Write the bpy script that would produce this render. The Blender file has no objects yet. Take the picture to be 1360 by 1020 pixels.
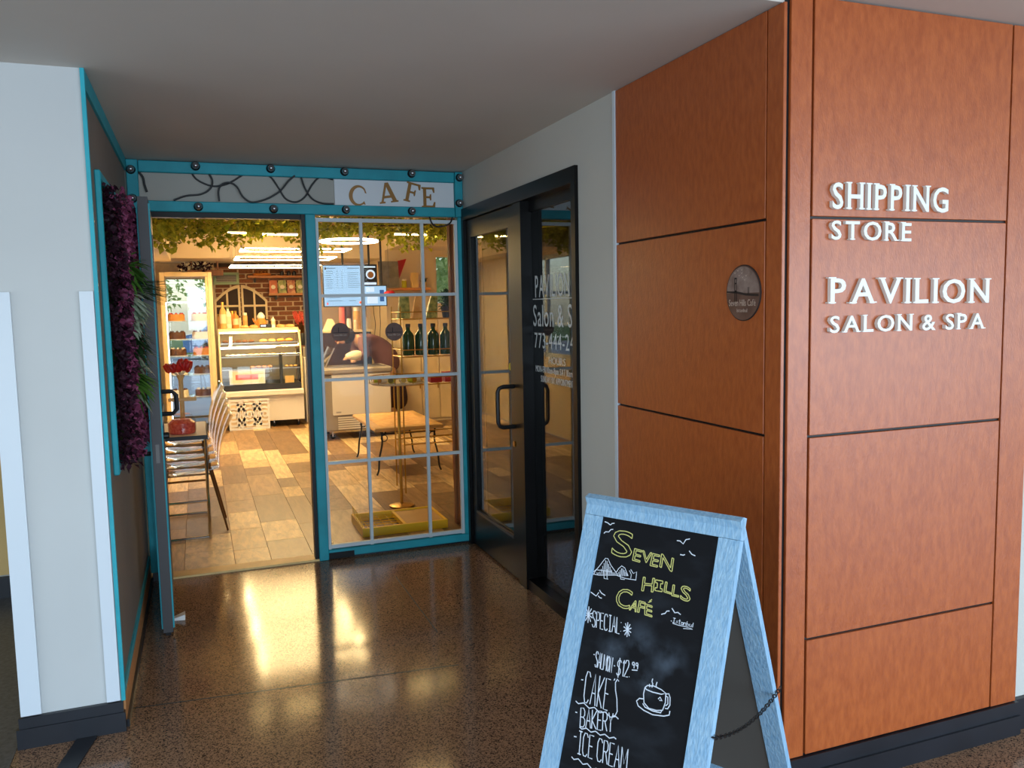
import bpy, bmesh, math, random
from mathutils import Vector, Matrix
random.seed(7)
C = bpy.context.scene.collection
scn = bpy.context.scene
# ------------------------------------------------------------------ camera
CAM_H = 1.58
FPX, YAW, PITCH, ROLL = 1097.0, 0.3614, 0.0935, -0.02014
def _basis():
    cy, sy, cp, sp = math.cos(YAW), math.sin(YAW), math.cos(PITCH), math.sin(PITCH)
    fwd = Vector((sy*cp, cy*cp, -sp)); right = Vector((cy, -sy, 0)); up = right.cross(fwd)
    cr, sr = math.cos(ROLL), math.sin(ROLL)
    return cr*right + sr*up, -sr*right + cr*up, fwd
RIGHT, UP, FWD = _basis()
CAMPOS = Vector((0, 0, CAM_H))
cd = bpy.data.cameras.new('camera'); cam = bpy.data.objects.new('camera', cd); C.objects.link(cam)
cd.sensor_width = 36; cd.lens = FPX/1360*36; cd.clip_start = 0.05; cd.clip_end = 200
cam.matrix_world = Matrix(((RIGHT.x, UP.x, -FWD.x, 0), (RIGHT.y, UP.y, -FWD.y, 0), (RIGHT.z, UP.z, -FWD.z, CAM_H), (0, 0, 0, 1)))
scn.camera = cam
def ray(u, v): return FWD + RIGHT*((u-680)/FPX) - UP*((v-510)/FPX)
def px(u, v, ax, val):
    d = ray(u, v); i = 'XYZ'.index(ax); t = (val-CAMPOS[i])/d[i]
    return CAMPOS + d*t
def on_plane(u, v, P0, N):
    d = ray(u, v); t = (P0-CAMPOS).dot(N)/d.dot(N); return CAMPOS + d*t
# ------------------------------------------------------------------ world, daylight, exposure
vs = scn.view_settings
vs.view_transform = 'Standard'; vs.look = 'None'; vs.gamma = 1; vs.use_curve_mapping = False
vs.exposure = 0.0
w = bpy.data.worlds.new('world'); scn.world = w; w.use_nodes = True
nt = w.node_tree; bg = nt.nodes['Background']
sky = nt.nodes.new('ShaderNodeTexSky'); sky.sky_type = 'NISHITA'; sky.sun_disc = False
sky.sun_elevation = math.radians(48); sky.sun_rotation = math.radians(120)
nt.links.new(sky.outputs[0], bg.inputs[0]); bg.inputs[1].default_value = 0.30
def area(name, loc, rot, sx, sy, power, col):
    l = bpy.data.lights.new(name, 'AREA'); l.shape = 'RECTANGLE'; l.size = sx; l.size_y = sy; l.energy = power; l.color = col
    o = bpy.data.objects.new(name, l); C.objects.link(o); o.location = loc; o.rotation_euler = rot; return o
# daylight through the lobby's glazed front behind the viewer
area('lobby_window_daylight', (3.4, -3.3, 1.25), (math.radians(90), 0, 0), 12.4, 2.2, 520, (0.60, 0.79, 1.0))
area('lobby_side_daylight', (-4.42, -.2, 1.25), (0, math.radians(-90), 0), 2.1, 5.6, 85, (0.76, 0.88, 1.0))
# ------------------------------------------------------------------ materials
def lin(c):
    return tuple((x/255/12.92 if x/255 <= .04045 else ((x/255+.055)/1.055)**2.4) for x in c)
MATS = {}
def mat(name, rgb, rough=.6, metal=0, spec=.5, var=0.0, vscale=8, bump=0.0, bscale=60, stretch=None, rnd=0.0, coat=0, emit=None, estr=0, rgb2=None, alpha=None, trans=0):
    m = bpy.data.materials.new(name); m.use_nodes = True; MATS[name] = m
    t = m.node_tree; b = t.nodes['Principled BSDF']
    col = lin(rgb)
    b.inputs['Base Color'].default_value = (*col, 1); b.inputs['Roughness'].default_value = rough
    b.inputs['Metallic'].default_value = metal; b.inputs['Specular IOR Level'].default_value = spec
    if coat: b.inputs['Coat Weight'].default_value = coat; b.inputs['Coat Roughness'].default_value = .08
    if trans: b.inputs['Transmission Weight'].default_value = trans
    if emit: b.inputs['Emission Color'].default_value = (*lin(emit), 1); b.inputs['Emission Strength'].default_value = estr
    tc = t.nodes.new('ShaderNodeTexCoord'); src = tc.outputs['Object']
    if stretch:
        mp = t.nodes.new('ShaderNodeMapping'); mp.inputs['Scale'].default_value = stretch; t.links.new(src, mp.inputs[0]); src = mp.outputs[0]
    if var or rgb2:
        n = t.nodes.new('ShaderNodeTexNoise'); n.inputs['Scale'].default_value = vscale; n.inputs['Detail'].default_value = 5
        t.links.new(src, n.inputs['Vector'])
        if rnd:
            n.noise_dimensions = '4D'; oj = t.nodes.new('ShaderNodeObjectInfo'); mu = t.nodes.new('ShaderNodeMath'); mu.operation = 'MULTIPLY'; mu.inputs[1].default_value = 60
            t.links.new(oj.outputs['Random'], mu.inputs[0]); t.links.new(mu.outputs[0], n.inputs['W'])
        r = t.nodes.new('ShaderNodeValToRGB'); r.color_ramp.elements[0].position = .32; r.color_ramp.elements[1].position = .68
        c2 = lin(rgb2) if rgb2 else tuple(min(1, x*(1+var)) for x in col)
        c1 = col if rgb2 else tuple(x*(1-var) for x in col)
        r.color_ramp.elements[0].color = (*c1, 1); r.color_ramp.elements[1].color = (*c2, 1)
        t.links.new(n.outputs[0], r.inputs[0]); out = r.outputs[0]
        if rnd:
            oi = t.nodes.new('ShaderNodeObjectInfo'); hs = t.nodes.new('ShaderNodeHueSaturation')
            mr = t.nodes.new('ShaderNodeMapRange'); mr.inputs['To Min'].default_value = 1-rnd; mr.inputs['To Max'].default_value = 1+rnd
            t.links.new(oi.outputs['Random'], mr.inputs[0]); t.links.new(mr.outputs[0], hs.inputs['Value']); t.links.new(out, hs.inputs['Color']); out = hs.outputs[0]
        t.links.new(out, b.inputs['Base Color'])
    if bump:
        n2 = t.nodes.new('ShaderNodeTexNoise'); n2.inputs['Scale'].default_value = bscale; n2.inputs['Detail'].default_value = 4
        t.links.new(src, n2.inputs['Vector'])
        bp = t.nodes.new('ShaderNodeBump'); bp.inputs['Strength'].default_value = bump; bp.inputs['Distance'].default_value = .01
        t.links.new(n2.outputs[0], bp.inputs['Height']); t.links.new(bp.outputs[0], b.inputs['Normal'])
    return m
def glass(name, tint=(1, 1, 1), base=.04, gain=.9):
    m = bpy.data.materials.new(name); m.use_nodes = True; MATS[name] = m; t = m.node_tree
    t.nodes.remove(t.nodes['Principled BSDF']); o = t.nodes['Material Output']
    lw = t.nodes.new('ShaderNodeLayerWeight'); lw.inputs[0].default_value = .5
    p = t.nodes.new('ShaderNodeMath'); p.operation = 'POWER'; p.inputs[1].default_value = 4
    a = t.nodes.new('ShaderNodeMath'); a.operation = 'MULTIPLY_ADD'; a.inputs[1].default_value = gain; a.inputs[2].default_value = base
    tr = t.nodes.new('ShaderNodeBsdfTransparent'); tr.inputs[0].default_value = (*tint, 1)
    g = t.nodes.new('ShaderNodeBsdfGlossy'); g.inputs['Roughness'].default_value = .0
    mx = t.nodes.new('ShaderNodeMixShader')
    t.links.new(lw.outputs['Facing'], p.inputs[0]); t.links.new(p.outputs[0], a.inputs[0]); t.links.new(a.outputs[0], mx.inputs[0])
    t.links.new(tr.outputs[0], mx.inputs[1]); t.links.new(g.outputs[0], mx.inputs[2]); t.links.new(mx.outputs[0], o.inputs[0])
    return m
def emis(name, rgb, s):
    m = bpy.data.materials.new(name); m.use_nodes = True; MATS[name] = m; t = m.node_tree
    t.nodes.remove(t.nodes['Principled BSDF']); e = t.nodes.new('ShaderNodeEmission')
    e.inputs[0].default_value = (*lin(rgb), 1); e.inputs[1].default_value = s; t.links.new(e.outputs[0], t.nodes['Material Output'].inputs[0]); return m
def leafmat(name, c1, c2, rough=.55):
    m = mat(name, c1, rough, rgb2=c2, vscale=14, spec=.3); t = m.node_tree; b = t.nodes['Principled BSDF']
    src = b.inputs['Base Color'].links[0].from_socket
    tl = t.nodes.new('ShaderNodeBsdfTranslucent'); mx = t.nodes.new('ShaderNodeMixShader'); mx.inputs[0].default_value = .4
    t.links.new(src, tl.inputs[0]); t.links.new(b.outputs[0], mx.inputs[1]); t.links.new(tl.outputs[0], mx.inputs[2]); t.links.new(mx.outputs[0], t.nodes['Material Output'].inputs[0])
    return m
mat('soffit', (206, 198, 188), .85, var=.03, vscale=1.5)
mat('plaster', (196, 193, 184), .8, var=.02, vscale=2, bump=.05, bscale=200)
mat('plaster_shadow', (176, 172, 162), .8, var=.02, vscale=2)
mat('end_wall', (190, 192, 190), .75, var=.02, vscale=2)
mat('guard', (206, 214, 220), .45)
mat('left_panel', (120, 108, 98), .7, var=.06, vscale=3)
mat('black_base', (26, 28, 34), .35, var=.2, vscale=6)
mat('black_frame', (12, 11, 11), .32, spec=.22)
mat('black', (14, 14, 15), .5)
mat('rubber', (20, 20, 21), .8)
mat('teal', (28, 156, 170), .55, var=.14, vscale=5, stretch=(1, 1, 1), bump=.15, bscale=40)
mat('teal_dark', (22, 112, 130), .55, var=.14, vscale=5)
mat('muntin', (206, 214, 216), .5)
mat('grey_metal', (95, 92, 90), .45, metal=.4)
mat('door_edge', (66, 63, 64), .5, var=.06, vscale=5)
mat('chrome', (220, 220, 222), .12, metal=1)
mat('brass', (190, 150, 70), .3, metal=1)
mat('copper_leg', (120, 82, 45), .35, metal=.7)
mat('bulb_glass', (150, 150, 152), .12, metal=.75)
mat('sign_white', (226, 228, 230), .5)
mat('gold_letter', (150, 104, 42), .4, metal=.2)
mat('letter_white', (232, 232, 226), .45)
mat('letter_side', (60, 55, 52), .6)
mat('vinyl_white', (225, 228, 228), .6)
mat('frame_blue', (128, 172, 205), .55, rgb2=(160, 196, 220), vscale=9, stretch=(14, 14, 1.2), bump=.35, bscale=14)
mat('board_back', (95, 90, 84), .7, var=.05, vscale=3)
mat('chalk_yellow', (205, 200, 120), .9)
mat('chalk_white', (215, 222, 232), .9)
mat('kraft', (205, 172, 112), .8, var=.08, vscale=2)
mat('cafe_wall', (226, 208, 176), .8, var=.03, vscale=2)
mat('cafe_ceiling', (228, 212, 184), .85, var=.03, vscale=2)
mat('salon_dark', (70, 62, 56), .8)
mat('mortar', (205, 182, 150), .9, var=.1, vscale=20)
mat('brick', (104, 60, 38), .85, rgb2=(150, 96, 62), vscale=12, rnd=.35, bump=.3, bscale=40)
mat('plank', (150, 122, 90), .36, spec=.45, bump=.05, bscale=30)
def plank_tones():
    t = M_plank.node_tree; b = t.nodes['Principled BSDF']; oi = t.nodes.new('ShaderNodeObjectInfo'); tc = t.nodes.new('ShaderNodeTexCoord')
    r = t.nodes.new('ShaderNodeValToRGB'); r.color_ramp.interpolation = 'CONSTANT'; e = r.color_ramp.elements
    e[0].position = 0; e[0].color = (*lin((128, 98, 66)), 1); e[1].position = .34; e[1].color = (*lin((160, 128, 90)), 1)
    for p, c in ((.55, (206, 176, 128)), (.78, (226, 200, 156))): n = e.new(p); n.color = (*lin(c), 1)
    t.links.new(oi.outputs['Random'], r.inputs[0])
    mu = t.nodes.new('ShaderNodeMath'); mu.operation = 'MULTIPLY'; mu.inputs[1].default_value = 60; t.links.new(oi.outputs['Random'], mu.inputs[0])
    mp = t.nodes.new('ShaderNodeMapping'); mp.inputs['Scale'].default_value = (2.4, 1.5, 1); t.links.new(tc.outputs['Object'], mp.inputs[0])
    nz = t.nodes.new('ShaderNodeTexNoise'); nz.noise_dimensions = '4D'; nz.inputs['Scale'].default_value = 2.2; nz.inputs['Detail'].default_value = 9; nz.inputs['Roughness'].default_value = .68; nz.inputs['Distortion'].default_value = .6
    t.links.new(mp.outputs[0], nz.inputs['Vector']); t.links.new(mu.outputs[0], nz.inputs['W'])
    r2 = t.nodes.new('ShaderNodeValToRGB'); r2.color_ramp.elements[0].position = .40; r2.color_ramp.elements[1].position = .60
    r2.color_ramp.elements[0].color = (.68, .66, .62, 1); r2.color_ramp.elements[1].color = (1.12, 1.1, 1.06, 1); t.links.new(nz.outputs[0], r2.inputs[0])
    mx = t.nodes.new('ShaderNodeMix'); mx.data_type = 'RGBA'; mx.blend_type = 'MULTIPLY'; mx.inputs[0].default_value = 1
    t.links.new(r.outputs[0], mx.inputs[6]); t.links.new(r2.outputs[0], mx.inputs[7]); t.links.new(mx.outputs[2], b.inputs['Base Color'])
M_plank = MATS['plank']; plank_tones()
mat('cream_wood', (226, 204, 160), .55, var=.06, vscale=6)
mat('shelf_wood', (190, 130, 78), .55, var=.12, vscale=8, stretch=(1, 8, 8))
mat('light_wood', (226, 190, 125), .5, var=.1, vscale=8)
mat('table_wood', (205, 160, 90), .45, var=.08, vscale=5)
mat('column_wood', (150, 98, 60), .5, var=.15, vscale=5, stretch=(8, 8, 1))
mat('sage', (150, 175, 140), .6)
mat('white_appliance', (232, 226, 214), .4)
mat('grey_appliance', (150, 142, 130), .45)
mat('dark_appliance', (42, 44, 46), .4)
mat('steel', (190, 188, 184), .28, metal=.9)
mat('pane_dark', (58, 40, 30), .55, spec=.2)
mat('plum', (108, 74, 80), .8, var=.08, vscale=10)
mat('plum_dark', (62, 36, 44), .8)
mat('skin', (205, 160, 128), .55)
mat('hair', (34, 24, 20), .7)
mat('cloth_cream', (236, 226, 196), .85)
mat('yellow_metal', (248, 200, 36), .45)
mat('green_glass', (34, 74, 52), .12, spec=.7)
mat('sticker_brown', (92, 62, 50), .55, rgb2=(112, 80, 66), vscale=18)
mat('sticker_print', (190, 165, 148), .7)
mat('sticker_dark', (44, 30, 26), .7)
mat('sticker_sky', (150, 128, 118), .6, rgb2=(116, 92, 82), vscale=30)
mat('cable', (14, 14, 15), .5)
mat('red', (190, 30, 34), .4)
mat('red_candy', (205, 50, 46), .3, rgb2=(235, 120, 100), vscale=60)
mat('coral', (226, 110, 100), .5)
mat('yellow_lid', (206, 198, 40), .5)
mat('bread', (206, 150, 84), .7, rgb2=(232, 186, 116), vscale=16)
mat('choc', (92, 52, 32), .55, var=.2, vscale=20)
mat('cake_orange', (222, 140, 60), .6, var=.12, vscale=20)
mat('cream', (244, 234, 208), .6)
mat('bag_green', (84, 110, 60), .45, rgb2=(196, 196, 120), vscale=26)
mat('bag_red', (150, 44, 36), .45, rgb2=(220, 170, 120), vscale=24)
mat('bag_copper', (176, 84, 44), .4, rgb2=(216, 120, 70), vscale=20)
mat('picture', (110, 104, 92), .6, rgb2=(150, 146, 130), vscale=9)
mat('paper', (236, 240, 232), .8)
mat('plastic_white', (238, 236, 230), .4)
mat('jar_label', (226, 206, 170), .6)
mat('car_blue', (96, 130, 170), .25, coat=.6)
mat('car_glass', (30, 36, 42), .1)
mat('asphalt', (176, 176, 172), .9, var=.08, vscale=1.5)
mat('grass', (92, 120, 58), .9, rgb2=(128, 150, 80), vscale=3)
mat('bark', (84, 66, 50), .9, var=.2, vscale=12)
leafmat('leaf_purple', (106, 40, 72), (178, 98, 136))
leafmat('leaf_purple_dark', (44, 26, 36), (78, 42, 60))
leafmat('leaf_green', (52, 110, 36), (112, 160, 66))
leafmat('leaf_pale', (150, 175, 140), (205, 215, 196))
leafmat('leaf_darkgreen', (26, 54, 30), (58, 88, 48))
leafmat('leaf_vine', (110, 128, 34), (204, 200, 66))
leafmat('leaf_tree', (140, 172, 84), (212, 222, 150))
leafmat('leaf_olive', (60, 76, 40), (110, 120, 60))
glass('pane', (.98, .985, .98), .005, .55)
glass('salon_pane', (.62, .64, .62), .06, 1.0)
glass('clear', (.98, .99, .98), .03, .6)
glass('acrylic', (.92, .85, .70), .08, .8)
emis('led', (255, 216, 150), 92)
emis('led_ring', (255, 232, 205), 12)
emis('led_cold', (240, 248, 255), 7)
emis('led_strip', (255, 214, 140), 40)
emis('screen_blue', (176, 214, 246), 1.0)
emis('screen_dark', (60, 96, 150), 1.0)
emis('screen_print', (40, 62, 96), .6)
emis('screen_white', (220, 235, 250), 1.1)
emis('fairy', (255, 226, 160), 30)
# brown clad panels: fine woven veneer
def brown():
    m = mat('brown_panel', (150, 84, 50), .34, spec=.5, coat=.28); t = m.node_tree; b = t.nodes['Principled BSDF']; b.inputs['Coat Roughness'].default_value = .33; b.inputs['Coat IOR'].default_value = 1.6
    tc = t.nodes.new('ShaderNodeTexCoord')
    n1 = t.nodes.new('ShaderNodeTexNoise'); n1.inputs['Scale'].default_value = 60; n1.inputs['Detail'].default_value = 6
    mp = t.nodes.new('ShaderNodeMapping'); mp.inputs['Scale'].default_value = (1, 1, .35)
    t.links.new(tc.outputs['Object'], mp.inputs[0]); t.links.new(mp.outputs[0], n1.inputs['Vector'])
    r = t.nodes.new('ShaderNodeValToRGB'); r.color_ramp.elements[0].position = .3; r.color_ramp.elements[1].position = .7
    r.color_ramp.elements[0].color = (*lin((158, 74, 28)), 1); r.color_ramp.elements[1].color = (*lin((180, 92, 40)), 1)
    t.links.new(n1.outputs[0], r.inputs[0]); t.links.new(r.outputs[0], b.inputs['Base Color'])
    n2 = t.nodes.new('ShaderNodeTexNoise'); n2.inputs['Scale'].default_value = 220; n2.inputs['Detail'].default_value = 3
    t.links.new(mp.outputs[0], n2.inputs['Vector'])
    bp = t.nodes.new('ShaderNodeBump'); bp.inputs['Strength'].default_value = .28; bp.inputs['Distance'].default_value = .003
    t.links.new(n2.outputs[0], bp.inputs['Height']); t.links.new(bp.outputs[0], b.inputs['Normal'])
brown()
def concrete():
    m = mat('concrete', (96, 72, 54), .16, spec=.26); t = m.node_tree; b = t.nodes['Principled BSDF']
    tc = t.nodes.new('ShaderNodeTexCoord')
    n1 = t.nodes.new('ShaderNodeTexVoronoi'); n1.inputs['Scale'].default_value = 230
    n2 = t.nodes.new('ShaderNodeTexNoise'); n2.inputs['Scale'].default_value = 1.6; n2.inputs['Detail'].default_value = 5
    r = t.nodes.new('ShaderNodeValToRGB'); r.color_ramp.elements[0].position = .10; r.color_ramp.elements[1].position = .55
    r.color_ramp.elements[0].color = (*lin((60, 45, 37)), 1); r.color_ramp.elements[1].color = (*lin((160, 124, 96)), 1)
    r2 = t.nodes.new('ShaderNodeValToRGB'); r2.color_ramp.elements[0].color = (.72, .72, .72, 1); r2.color_ramp.elements[1].color = (1.1, 1.06, 1.0, 1)
    mx = t.nodes.new('ShaderNodeMix'); mx.data_type = 'RGBA'; mx.blend_type = 'MULTIPLY'; mx.inputs[0].default_value = 1
    t.links.new(tc.outputs['Object'], n1.inputs['Vector']); t.links.new(tc.outputs['Object'], n2.inputs['Vector'])
    sx = t.nodes.new('ShaderNodeSeparateColor'); t.links.new(n1.outputs['Color'], sx.inputs[0]); t.links.new(sx.outputs[0], r.inputs[0]); t.links.new(n2.outputs[0], r2.inputs[0])
    t.links.new(r.outputs[0], mx.inputs[6]); t.links.new(r2.outputs[0], mx.inputs[7]); t.links.new(mx.outputs[2], b.inputs['Base Color'])
    r3 = t.nodes.new('ShaderNodeMapRange'); r3.inputs['To Min'].default_value = .075; r3.inputs['To Max'].default_value = .16
    t.links.new(n2.outputs[0], r3.inputs[0]); t.links.new(r3.outputs[0], b.inputs['Roughness'])
    n3 = t.nodes.new('ShaderNodeTexNoise'); n3.inputs['Scale'].default_value = 9; n3.inputs['Detail'].default_value = 2
    t.links.new(tc.outputs['Object'], n3.inputs['Vector'])
    bp = t.nodes.new('ShaderNodeBump'); bp.inputs['Strength'].default_value = .012; bp.inputs['Distance'].default_value = .01
    t.links.new(n3.outputs[0], bp.inputs['Height']); t.links.new(bp.outputs[0], b.inputs['Normal'])
concrete()
mat('concrete_grey', (58, 58, 60), .35, rgb2=(88, 88, 90), vscale=60)
def chalkboard():
    m = mat('chalkboard', (14, 15, 19), .7, spec=.2); t = m.node_tree; b = t.nodes['Principled BSDF']
    tc = t.nodes.new('ShaderNodeTexCoord'); n = t.nodes.new('ShaderNodeTexNoise'); n.inputs['Scale'].default_value = 9; n.inputs['Detail'].default_value = 6
    mp = t.nodes.new('ShaderNodeMapping'); mp.inputs['Scale'].default_value = (1, 1, 2.2)
    t.links.new(tc.outputs['Object'], mp.inputs[0]); t.links.new(mp.outputs[0], n.inputs['Vector'])
    r = t.nodes.new('ShaderNodeValToRGB'); r.color_ramp.elements[0].position = .5; r.color_ramp.elements[1].position = .85
    r.color_ramp.elements[0].color = (*lin((13, 14, 18)), 1); r.color_ramp.elements[1].color = (*lin((34, 38, 44)), 1)
    t.links.new(n.outputs[0], r.inputs[0]); t.links.new(r.outputs[0], b.inputs['Base Color'])
chalkboard()
M = MATS
# ------------------------------------------------------------------ mesh helpers
class MB:
    def __init__(s): s.v = []; s.f = []
    def quadbox(s, p):      # 8 corners: bottom 0-3, top 4-7
        b = len(s.v); s.v += [tuple(q) for q in p]
        for f in ((0, 3, 2, 1), (4, 5, 6, 7), (0, 1, 5, 4), (1, 2, 6, 5), (2, 3, 7, 6), (3, 0, 4, 7)): s.f.append(tuple(b+i for i in f))
        return s
    def box(s, x0, x1, y0, y1, z0, z1):
        x0, x1 = sorted((x0, x1)); y0, y1 = sorted((y0, y1)); z0, z1 = sorted((z0, z1))
        return s.quadbox([(x0, y0, z0), (x1, y0, z0), (x1, y1, z0), (x0, y1, z0), (x0, y0, z1), (x1, y0, z1), (x1, y1, z1), (x0, y1, z1)])
    def cbox(s, x0, x1, y0, y1, z0, z1, c=.004):   # box with chamfered edges
        bm = bmesh.new(); bmesh.ops.create_cube(bm, size=1)
        for q in bm.verts: q.co = Vector(((x0+x1)/2+q.co.x*abs(x1-x0), (y0+y1)/2+q.co.y*abs(y1-y0), (z0+z1)/2+q.co.z*abs(z1-z0)))
        bmesh.ops.bevel(bm, geom=bm.edges[:], offset=c, segments=1, affect='EDGES'); return s.addbm(bm)
    def addbm(s, bm):
        bm.verts.ensure_lookup_table(); bm.verts.index_update(); b = len(s.v)
        s.v += [tuple(q.co) for q in bm.verts]; s.f += [tuple(b+q.index for q in f.verts) for f in bm.faces]; bm.free(); return s
    def obox(s, c, ax, ay, az, hx, hy, hz):
        c = Vector(c); ax, ay, az = Vector(ax)*hx, Vector(ay)*hy, Vector(az)*hz
        return s.quadbox([c-ax-ay-az, c+ax-ay-az, c+ax+ay-az, c-ax+ay-az, c-ax-ay+az, c+ax-ay+az, c+ax+ay+az, c-ax+ay+az])
    def tube(s, pts, r, n=6, closed=False, cap=True):
        pts = [Vector(p) for p in pts]; m = len(pts); rings = []
        rr = r if isinstance(r, (list, tuple)) else [r]*m
        ref = None
        for i, p in enumerate(pts):
            a = pts[i-1] if (i > 0 or closed) else p; b = pts[(i+1) % m] if (i < m-1 or closed) else p
            t = (b-a); t = t.normalized() if t.length > 1e-9 else Vector((0, 0, 1))
            if ref is None:
                ref = Vector((0, 0, 1)) if abs(t.z) < .9 else Vector((1, 0, 0))
            x = (ref - t*ref.dot(t))
            if x.length < 1e-6: x = t.orthogonal()
            x.normalize(); y = t.cross(x); ref = x
            base = len(s.v)
            for k in range(n):
                g = 2*math.pi*k/n; s.v.append(tuple(p + (x*math.cos(g) + y*math.sin(g))*rr[i]))
            rings.append(base)
        for i in range(m if closed else m-1):
            a, b = rings[i], rings[(i+1) % m]
            for k in range(n): s.f.append((a+k, a+(k+1) % n, b+(k+1) % n, b+k))
        if cap and not closed:
            s.f.append(tuple(rings[0]+k for k in range(n))[::-1]); s.f.append(tuple(rings[-1]+k for k in range(n)))
        return s
    def lathe(s, prof, c, n=16, ax=None):
        # prof: [(r, h)]; axis ax (default Z)
        c = Vector(c); az = Vector(ax or (0, 0, 1)).normalized(); a = az.orthogonal().normalized(); b = az.cross(a)
        if ax is None: a, b = Vector((1, 0, 0)), Vector((0, 1, 0))
        base = len(s.v)
        for r, h in prof:
            for k in range(n):
                g = 2*math.pi*k/n; s.v.append(tuple(c + az*h + (a*math.cos(g)+b*math.sin(g))*r))
        for i in range(len(prof)-1):
            for k in range(n):
                p, q = base+i*n, base+(i+1)*n; s.f.append((p+k, p+(k+1) % n, q+(k+1) % n, q+k))
        s.f.append(tuple(base+k for k in range(n))[::-1]); e = base+(len(prof)-1)*n; s.f.append(tuple(e+k for k in range(n)))
        return s
    def prism(s, poly, fn, h0, h1):
        # poly 2D points; fn(x, y, h) -> 3D
        b = len(s.v); n = len(poly)
        s.v += [tuple(fn(x, y, h0)) for x, y in poly] + [tuple(fn(x, y, h1)) for x, y in poly]
        s.f.append(tuple(b+i for i in range(n))[::-1]); s.f.append(tuple(b+n+i for i in range(n)))
        for i in range(n): j = (i+1) % n; s.f.append((b+i, b+j, b+n+j, b+n+i))
        return s
    def add(s, v, f):
        b = len(s.v); s.v += [tuple(q) for q in v]; s.f += [tuple(b+i for i in q) for q in f]; return s
    def leaf(s, p, d, nrm, L, W, fold=.25):
        p = Vector(p); d = Vector(d).normalized(); side = d.cross(Vector(nrm))
        if side.length < 1e-4: side = d.orthogonal()
        side.normalize(); up = side.cross(d)
        b = len(s.v); m = p + d*L*.45
        s.v += [tuple(p), tuple(m+side*W/2+up*W*fold), tuple(p+d*L), tuple(m-side*W/2+up*W*fold), tuple(m)]
        s.f += [(b, b+4, b+1), (b+4, b+2, b+1), (b, b+3, b+4), (b+4, b+3, b+2)]
        return s
    def build(s, name, m, parent=None, smooth=False, label=None, cat=None, group=None, kind=None):
        me = bpy.data.meshes.new(name)
        if parent is not None: off = wl(parent)
        else:
            xs = [q[0] for q in s.v]; ys = [q[1] for q in s.v]; zs = [q[2] for q in s.v]
            off = Vector(((min(xs)+max(xs))/2, (min(ys)+max(ys))/2, min(zs)))
        me.from_pydata([(q[0]-off.x, q[1]-off.y, q[2]-off.z) for q in s.v], [], s.f); me.update()
        if m is not None: me.materials.append(M[m])
        bm = bmesh.new(); bm.from_mesh(me); bmesh.ops.recalc_face_normals(bm, faces=bm.faces[:]); bm.to_mesh(me); bm.free()
        if smooth:
            for p in me.polygons: p.use_smooth = True
            try: me.set_sharp_from_angle(angle=math.radians(40))
            except Exception: pass
        o = bpy.data.objects.new(name, me); C.objects.link(o)
        if parent is not None: o.parent = parent
        else: o.location = off
        return tag(o, label, cat, group, kind)
def wl(o):
    v = Vector(o.location); 
    while o.parent is not None: o = o.parent; v = v + o.location
    return v
def tag(o, label=None, cat=None, group=None, kind=None):
    if label: o['label'] = label
    if cat: o['category'] = cat
    if group: o['group'] = group
    if kind: o['kind'] = kind
    return o
def thing(name, loc, label=None, cat=None, group=None, kind=None):
    o = bpy.data.objects.new(name, None); C.objects.link(o); o.location = loc; o.empty_display_size = .05
    return tag(o, label, cat, group, kind)
def copy_tree(o, parent=None, delta=None, label=None):
    c = o.copy(); C.objects.link(c); c.parent = parent
    if delta is not None: c.location = o.location + Vector(delta)
    if label: c['label'] = label
    for ch in list(o.children): copy_tree(ch, c)
    return c
def struct(name, mb, m, parent=None): return mb.build(name, m, parent, kind=None if parent else 'structure')
def B(*a): return MB().box(*a)
def CB(*a, c=.004): return MB().cbox(*a, c=c)
def text_outline(s, fill=True, bold=0):
    """glyph mesh of the built-in font, in its own xy plane: verts, faces, edges"""
    cu = bpy.data.curves.new('t', 'FONT'); cu.body = s; cu.size = 1; cu.fill_mode = 'BOTH' if fill else 'NONE'; cu.resolution_u = 3; cu.offset = bold
    o = bpy.data.objects.new('t', cu); C.objects.link(o)
    dg = bpy.context.evaluated_depsgraph_get(); me = bpy.data.meshes.new_from_object(o.evaluated_get(dg))
    v = [(q.co.x, q.co.y) for q in me.vertices]; f = [tuple(p.vertices) for p in me.polygons]; e = [tuple(q.vertices) for q in me.edges]
    bpy.data.objects.remove(o); bpy.data.curves.remove(cu); bpy.data.meshes.remove(me)
    return v, f, e
GL = {}
def glyph(ch, fill=True, bold=0):
    k = (ch, fill, bold)
    if k not in GL:
        v, f, e = text_outline(ch, fill, bold); x0 = min(q[0] for q in v); GL[k] = ([(x-x0, y) for x, y in v], f, e)
    return GL[k]
def solid_glyph(mb, ch, fn, h0, h1, bold=0):
    v, f, e = glyph(ch, True, bold); n = len(v); b = len(mb.v)
    cnt = {}
    for q in f:
        for i in range(len(q)):
            k = (q[i], q[(i+1) % len(q)]); cnt[tuple(sorted(k))] = cnt.get(tuple(sorted(k)), 0)+1
    mb.v += [tuple(fn(x, y, h0)) for x, y in v] + [tuple(fn(x, y, h1)) for x, y in v]
    for q in f: mb.f.append(tuple(b+i for i in q)[::-1]); mb.f.append(tuple(b+n+i for i in q))
    for (i, j), c in cnt.items():
        if c == 1: mb.f.append((b+i, b+j, b+n+j, b+n+i))
# ================================================================== SETTING
XL, XR, YF, YB, ZC = -0.345, 1.655, 5.24, 2.05, 2.455
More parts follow.
